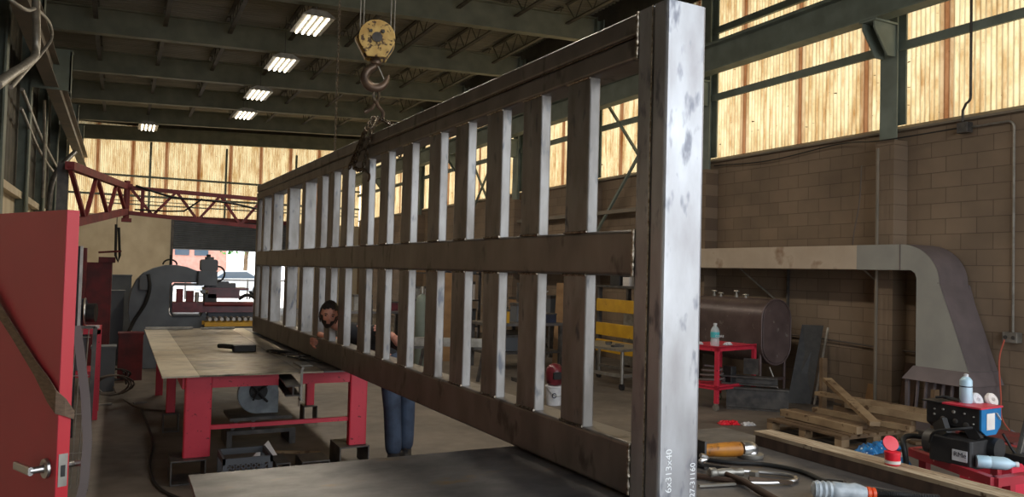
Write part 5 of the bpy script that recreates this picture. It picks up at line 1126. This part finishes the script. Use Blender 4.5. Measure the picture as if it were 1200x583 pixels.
x, y = 6.05, 11.2
obj('base', MB().rbox(x-.2, x+.2, y-.25, y+.2, 0, .06, .03), 'dsteel', dp); obj('column', MB().cyl((x, y+.1, .06), (x, y+.1, 1.6), .045, 14), 'zinc', dp)
obj('head', MB().rbox(x-.12, x+.12, y-.3, y+.25, 1.3, 1.62, .05, 3), 'dsteel', dp); obj('table', MB().rbox(x-.17, x+.17, y-.28, y+.05, .82, .86, .03), 'dsteel', dp)
obj('spindle', MB().cyl((x, y-.18, 1.12), (x, y-.18, 1.3), .03, 12), 'zinc', dp); obj('handle', MB().cyl((x+.12, y-.1, 1.4), (x+.3, y-.12, 1.5), .01, 8).cyl((x+.12, y-.1, 1.4), (x+.2, y-.2, 1.22), .01, 8), 'chrome', dp)
stl = root('steel_ladder', (6.6, 17.3, 0), 'pale ladder standing against the rear shelving', 'ladder')
for x in (4.2, 4.62): obj('rail', MB().bar((x, 18.2, 0), (x, 18.9, 3.4), .05, .03), 'zinc', stl)
for k in range(10): obj('rung', MB().cyl((4.2, 18.2+.7*(.3+.31*k)/3.4, .3+.31*k), (4.62, 18.2+.7*(.3+.31*k)/3.4, .3+.31*k), .015, 8), 'zinc', stl)
bs = root('steel_beam_on_trestles', (7, 11, 0), 'pale drilled steel beam lying on low trestles behind the gate slats', 'steel beam')
obj('beam', MB().bar((4.3, 12.0, .62), (5.6, 11.4, .62), .1, .14), 'zinc', bs)
for (x, y) in ((4.5, 11.9), (5.4, 11.5)): obj('trestle', MB().bar((x-.15, y-.1, 0), (x, y, .55), .04, .04).bar((x+.15, y+.1, 0), (x, y, .55), .04, .04).bar((x-.2, y, .53), (x+.2, y, .53), .05, .04), 'dsteel', bs)

# ------------------------------------------------------------------ the man
def skinmesh(verts, edges, radii, rootv=0, sub=2):
    me = bpy.data.meshes.new('tmp'); me.from_pydata(verts, edges, []); o = bpy.data.objects.new('tmp', me); COL.objects.link(o)
    md = o.modifiers.new('s', 'SKIN'); md.use_smooth_shade = True
    for i, r in enumerate(radii):
        sv_ = me.skin_vertices[0].data[i]; sv_.radius = (r, r) if not isinstance(r, tuple) else r; sv_.use_root = (i == rootv)
    s2 = o.modifiers.new('u', 'SUBSURF'); s2.levels = sub; s2.render_levels = sub
    dg = bpy.context.evaluated_depsgraph_get(); dg.update()
    m2 = bpy.data.meshes.new_from_object(o.evaluated_get(dg)); bpy.data.objects.remove(o)
    return m2
def merge(meshes, name, voxel=None):
    bm = bmesh.new()
    for m_ in meshes: bm.from_mesh(m_)
    me = bpy.data.meshes.new(name); bm.to_mesh(me); bm.free()
    if voxel:
        o = bpy.data.objects.new('tmp', me); COL.objects.link(o); r = o.modifiers.new('r', 'REMESH'); r.mode = 'VOXEL'; r.voxel_size = voxel; r.use_smooth_shade = True
        dg = bpy.context.evaluated_depsgraph_get(); dg.update(); me = bpy.data.meshes.new_from_object(o.evaluated_get(dg)); bpy.data.objects.remove(o)
    for p in me.polygons: p.use_smooth = True
    return me
def linkmesh(name, me, m_, parent):
    me.materials.clear(); me.materials.append(M[m_]); o = bpy.data.objects.new(name, me); COL.objects.link(o)
    o.parent = parent; o.matrix_parent_inverse = wm(parent).inverted(); return o
man = root('person', (2.38, 7.15, 0), 'bearded man in dark shirt and jeans leaning through the gate slats', 'person')
# joints
HC = A+U*4.42+NN*(-.045)+V((0, 0, 1.365))
pel = (2.36, 6.95, .93); che = (2.14, 7.08, 1.15); nek = (1.86, 7.06, 1.25); hdb = tuple(HC+V((.03, .03, -.075)))
kl, al = (2.3, 6.86, .5), (2.34, 6.9, .09); kr_, ar = (2.49, 7.0, .5), (2.5, 7.04, .09)
hl_, hr_ = (2.28, 6.92, .9), (2.45, 7.0, .9)
tl, tr_ = (2.28, 6.75, .04), (2.45, 6.88, .04)
sa, ea, wa = (2.04, 7.26, 1.18), (2.1, 7.5, 1.02), (1.74, 7.56, 1.15)
sb, eb, wb_ = (2.16, 6.88, 1.2), (2.24, 6.5, 1.12), (2.02, 6.12, 1.26)
Vt = [pel, (2.27, 7.02, 1.06), che, nek, hdb, hl_, kl, al, tl, hr_, kr_, ar, tr_, sa, ea, wa, sb, eb, wb_]
Ed = [(0, 1), (1, 2), (2, 3), (3, 4), (0, 5), (5, 6), (6, 7), (7, 8), (0, 9), (9, 10), (10, 11), (11, 12), (2, 13), (13, 14), (14, 15), (2, 16), (16, 17), (17, 18)]
Rd = [.13, .12, .13, .055, .05, .09, .06, .036, .026, .09, .06, .036, .026, .06, .042, .028, .06, .042, .028]
body = skinmesh(Vt, Ed, Rd)
# head: deformed sphere with brow, nose, chin
hf = V((-.2, -.97, -.12)).normalized(); hr = V((.955, -.2, .0)).normalized(); hr = (hr-hf*hr.dot(hf)).normalized(); hu = hr.cross(hf)
if hu.z < 0: hu = -hu
tilt = Quaternion(hf, -.12); hr.rotate(tilt); hu.rotate(tilt)
bm = bmesh.new(); bmesh.ops.create_uvsphere(bm, u_segments=40, v_segments=30, radius=1)
g = lambda x, c, s: math.exp(-((x-c)/s)**2)
for v in bm.verts:
    x, y, z = v.co
    X_, Y_, Z_ = x*.075, -y*.095, z*.118          # x right, Y_ forward
    if Z_ < 0: X_ *= 1-.35*(-Z_/.118)**1.3
    fr = max(0, Y_/.095)
    Y_ += fr**2*(.026*g(X_, 0, .012)*g(Z_, -.018, .022)+.008*g(Z_, .02, .01)*g(abs(X_), .026, .022)-.013*g(abs(X_), .031, .014)*g(Z_, .004, .012)+.012*g(X_, 0, .03)*g(Z_, -.095, .02)+.006*g(X_, 0, .022)*g(Z_, -.06, .012)-.004*g(X_, 0, .02)*g(Z_, -.052, .004))
    v.co = HC+hr*X_+hf*Y_+hu*Z_
hm = bpy.data.meshes.new('h'); bm.to_mesh(hm); bm.free()
def ball(c, rx_, ry_, rz_):
    b = bmesh.new(); bmesh.ops.create_uvsphere(b, u_segments=12, v_segments=8, radius=1)
    for v in b.verts: v.co = V(c)+hr*v.co.x*rx_+hf*v.co.y*ry_+hu*v.co.z*rz_
    m_ = bpy.data.meshes.new('b'); b.to_mesh(m_); b.free(); return m_
ears = [ball(HC+hr*s*.076-hf*.005-hu*.01, .01, .018, .03) for s in (-1, 1)]
def hand(wr, palm, ndir, fdir, curl, thumb):
    # palm block and five separate curled fingers; fdir: finger direction, ndir: palm normal (fingers curl toward it)
    wr, n_, f_ = V(wr), V(ndir).normalized(), V(fdir).normalized(); s_ = n_.cross(f_).normalized(); ms = []
    kn = [wr+f_*.085+s_*(.03-.02*i) for i in range(4)]
    Vv = [wr, wr+f_*.045]+kn; ms.append(skinmesh([tuple(q_) for q_ in Vv], [(0, 1)]+[(1, 2+i) for i in range(4)], [.026, .03, .014, .014, .014, .013], 0, 2))
    for i, L_ in enumerate((.07, .08, .075, .058)):
        p = [kn[i]-f_*.01]; d = f_.copy(); seg = [L_*.45, L_*.32, L_*.28]
        for k in range(3):
            d = (Quaternion(s_, curl[k]) @ d); p.append(p[-1]+d*seg[k])
        if (p[-1]-wr).dot(n_) < 0:
            p = [kn[i]-f_*.01]; d = f_.copy()
            for k in range(3): d = (Quaternion(s_, -curl[k]) @ d); p.append(p[-1]+d*seg[k])
        ms.append(skinmesh([tuple(q_) for q_ in p], [(0, 1), (1, 2), (2, 3)], [.0105, .0098, .009, .0075], 0, 2))
    tb_ = wr+f_*.03+s_*.03*thumb; p = [tb_-s_*.01*thumb, tb_+s_*.025*thumb+f_*.02+n_*.012, tb_+s_*.035*thumb+f_*.045+n_*.03, tb_+s_*.03*thumb+f_*.062+n_*.045]
    ms.append(skinmesh([tuple(q_) for q_ in p], [(0, 1), (1, 2), (2, 3)], [.014, .0125, .011, .009], 0, 2))
    return ms
# hand A: behind the rail, fingers wrapping over its top towards the viewer's side
ha = hand((1.70, 7.54, 1.1), None, (.95, -.3, 0), (-.35, -.9, -.25), (.9, 1.1, .7), 1)
hb_ = hand((1.99, 6.08, 1.28), None, (-.8, -.5, 0), (-.5, .75, .3), (.3, .6, .5), 1)
linkmesh('body', merge([body, hm]+ears+ha+hb_, 'body', .0055), 'skin', man)
# clothes
sh_ = skinmesh([Vt[i] for i in (0, 1, 2, 3, 13, 14, 16, 17)]+[tuple(V(ea).lerp(V(wa), .35)), tuple(V(eb).lerp(V(wb_), .35))], [(0, 1), (1, 2), (2, 3), (2, 4), (4, 5), (2, 6), (6, 7), (5, 8), (7, 9)], [.145, .138, .145, .062, .072, .056, .072, .056, .05, .05])
linkmesh('shirt', merge([sh_], 'shirt', .01), 'shirt', man)
je = skinmesh([pel, (2.32, 6.98, 1.0), hl_, kl, al[:2]+(.05,), hr_, kr_, ar[:2]+(.05,)], [(0, 1), (0, 2), (2, 3), (3, 4), (0, 5), (5, 6), (6, 7)], [.145, .14, .108, .086, .082, .108, .086, .082])
linkmesh('jeans', merge([je], 'jeans', .01), 'jeans', man)
for (a, t_) in ((al, tl), (ar, tr_)):
    bt_ = skinmesh([a[:2]+(.12,), a[:2]+(.05,), t_, (t_[0]-.01, t_[1]-.08, .035)], [(0, 1), (1, 2), (2, 3)], [.066, .066, .06, .05]); linkmesh('boot', merge([bt_], 'boot', .008), 'black', man)
# hair, beard, brows, eyes
bm = bmesh.new(); bmesh.ops.create_uvsphere(bm, u_segments=40, v_segments=30, radius=1); rnd = random.Random(5)
for v in bm.verts:
    x, y, z = v.co; X_, Y_, Z_ = x*.088, -y*.107, z*.128; r_ = 1+.03*rnd.random()
    v.co = V((X_, Y_, Z_))*r_
dl = [v for v in bm.verts if (v.co.y > .03 and v.co.z < .066-.3*abs(v.co.x)) or v.co.z < -.085]
bmesh.ops.delete(bm, geom=dl, context='VERTS')
for v in bm.verts: v.co = HC+hr*v.co.x+hf*(v.co.y-.004)+hu*(v.co.z+.004)
hmx = bpy.data.meshes.new('hair'); bm.to_mesh(hmx); bm.free()
ho = linkmesh('hair', hmx, 'hair', man); sd = ho.modifiers.new('s', 'SOLIDIFY'); sd.thickness = .008; sd.offset = -1
bm = bmesh.new(); bmesh.ops.create_uvsphere(bm, u_segments=36, v_segments=36, radius=1)
for v in bm.verts:
    x, y, z = v.co; X_, Y_, Z_ = x*.075, -y*.095, z*.118
    if Z_ < 0: X_ *= 1-.35*(-Z_/.118)**1.3
    Y_ += max(0, Y_/.095)**2*(.012*g(X_, 0, .03)*g(Z_, -.095, .02)+.008*g(X_, 0, .025)*g(Z_, -.06, .014))
    v.co = V((X_*1.05, Y_*1.04+.003, Z_*1.05))*(1+.025*rnd.random())
dl = [v for v in bm.verts if v.co.z > -.036-.0*abs(v.co.x) and abs(v.co.x) < .055 or v.co.z > -.0 or v.co.y < .0 or (abs(v.co.x) < .02 and -.066 < v.co.z < -.052)]
bmesh.ops.delete(bm, geom=dl, context='VERTS')
for v in bm.verts: v.co = HC+hr*v.co.x+hf*v.co.y+hu*v.co.z
bmx = bpy.data.meshes.new('beard'); bm.to_mesh(bmx); bm.free(); bo = linkmesh('beard', bmx, 'hair', man); sd = bo.modifiers.new('s', 'SOLIDIFY'); sd.thickness = .006
for s in (-1, 1):
    linkmesh('eyebrow', ball(HC+hr*s*.031+hf*.09+hu*.022, .018, .006, .004), 'hair', man)
    linkmesh('eye', ball(HC+hr*s*.031+hf*.081+hu*.004, .011, .006, .006), 'ink', man)

# ------------------------------------------------------------------ light, sky, camera
wd = bpy.data.worlds.new('World'); sc.world = wd; wd.use_nodes = True
bg = wd.node_tree.nodes['Background']; bg.inputs[0].default_value = (.88, .94, 1.0, 1); bg.inputs[1].default_value = 3.6
sun = bpy.data.lights.new('sun', 'SUN'); sun.energy = 15; sun.angle = .02; sun.color = (1, .93, .8)
so = bpy.data.objects.new('sun', sun); COL.objects.link(so)
so.rotation_euler = V((-.6, -.62, -.6)).to_track_quat('-Z', 'Y').to_euler()
pt = bpy.data.lights.new('doorway_portal', 'AREA'); pt.shape = 'RECTANGLE'; pt.size = 8.0; pt.size_y = 5.6; pt.cycles.is_portal = True
po = bpy.data.objects.new('doorway_portal', pt); COL.objects.link(po); po.location = (4.7, YN-.21, 2.8); po.rotation_euler = (PI/2, 0, 0)
cam = bpy.data.cameras.new('camera'); co = bpy.data.objects.new('camera', cam); COL.objects.link(co)
cam.sensor_width = 36; cam.lens = 27; cam.clip_start = .05; cam.clip_end = 300
Yd = V((-460, -15.5, -900)).normalized(); Xd = V((1761, -73.5, -900)); Xd = (Xd-Yd*Xd.dot(Yd)).normalized(); Zd = Xd.cross(Yd)
co.matrix_world = Matrix.Translation((0, 0, 1.8)) @ Matrix((Xd, Yd, Zd)).to_4x4()
sc.camera = co
vs_ = sc.view_settings; vs_.view_transform = 'Standard'; vs_.look = 'None'; vs_.gamma = 1; vs_.use_curve_mapping = False; vs_.exposure = 0
sc.cycles.max_bounces = 8; sc.cycles.diffuse_bounces = 5; sc.cycles.transparent_max_bounces = 12
sc.cycles.use_denoising = True
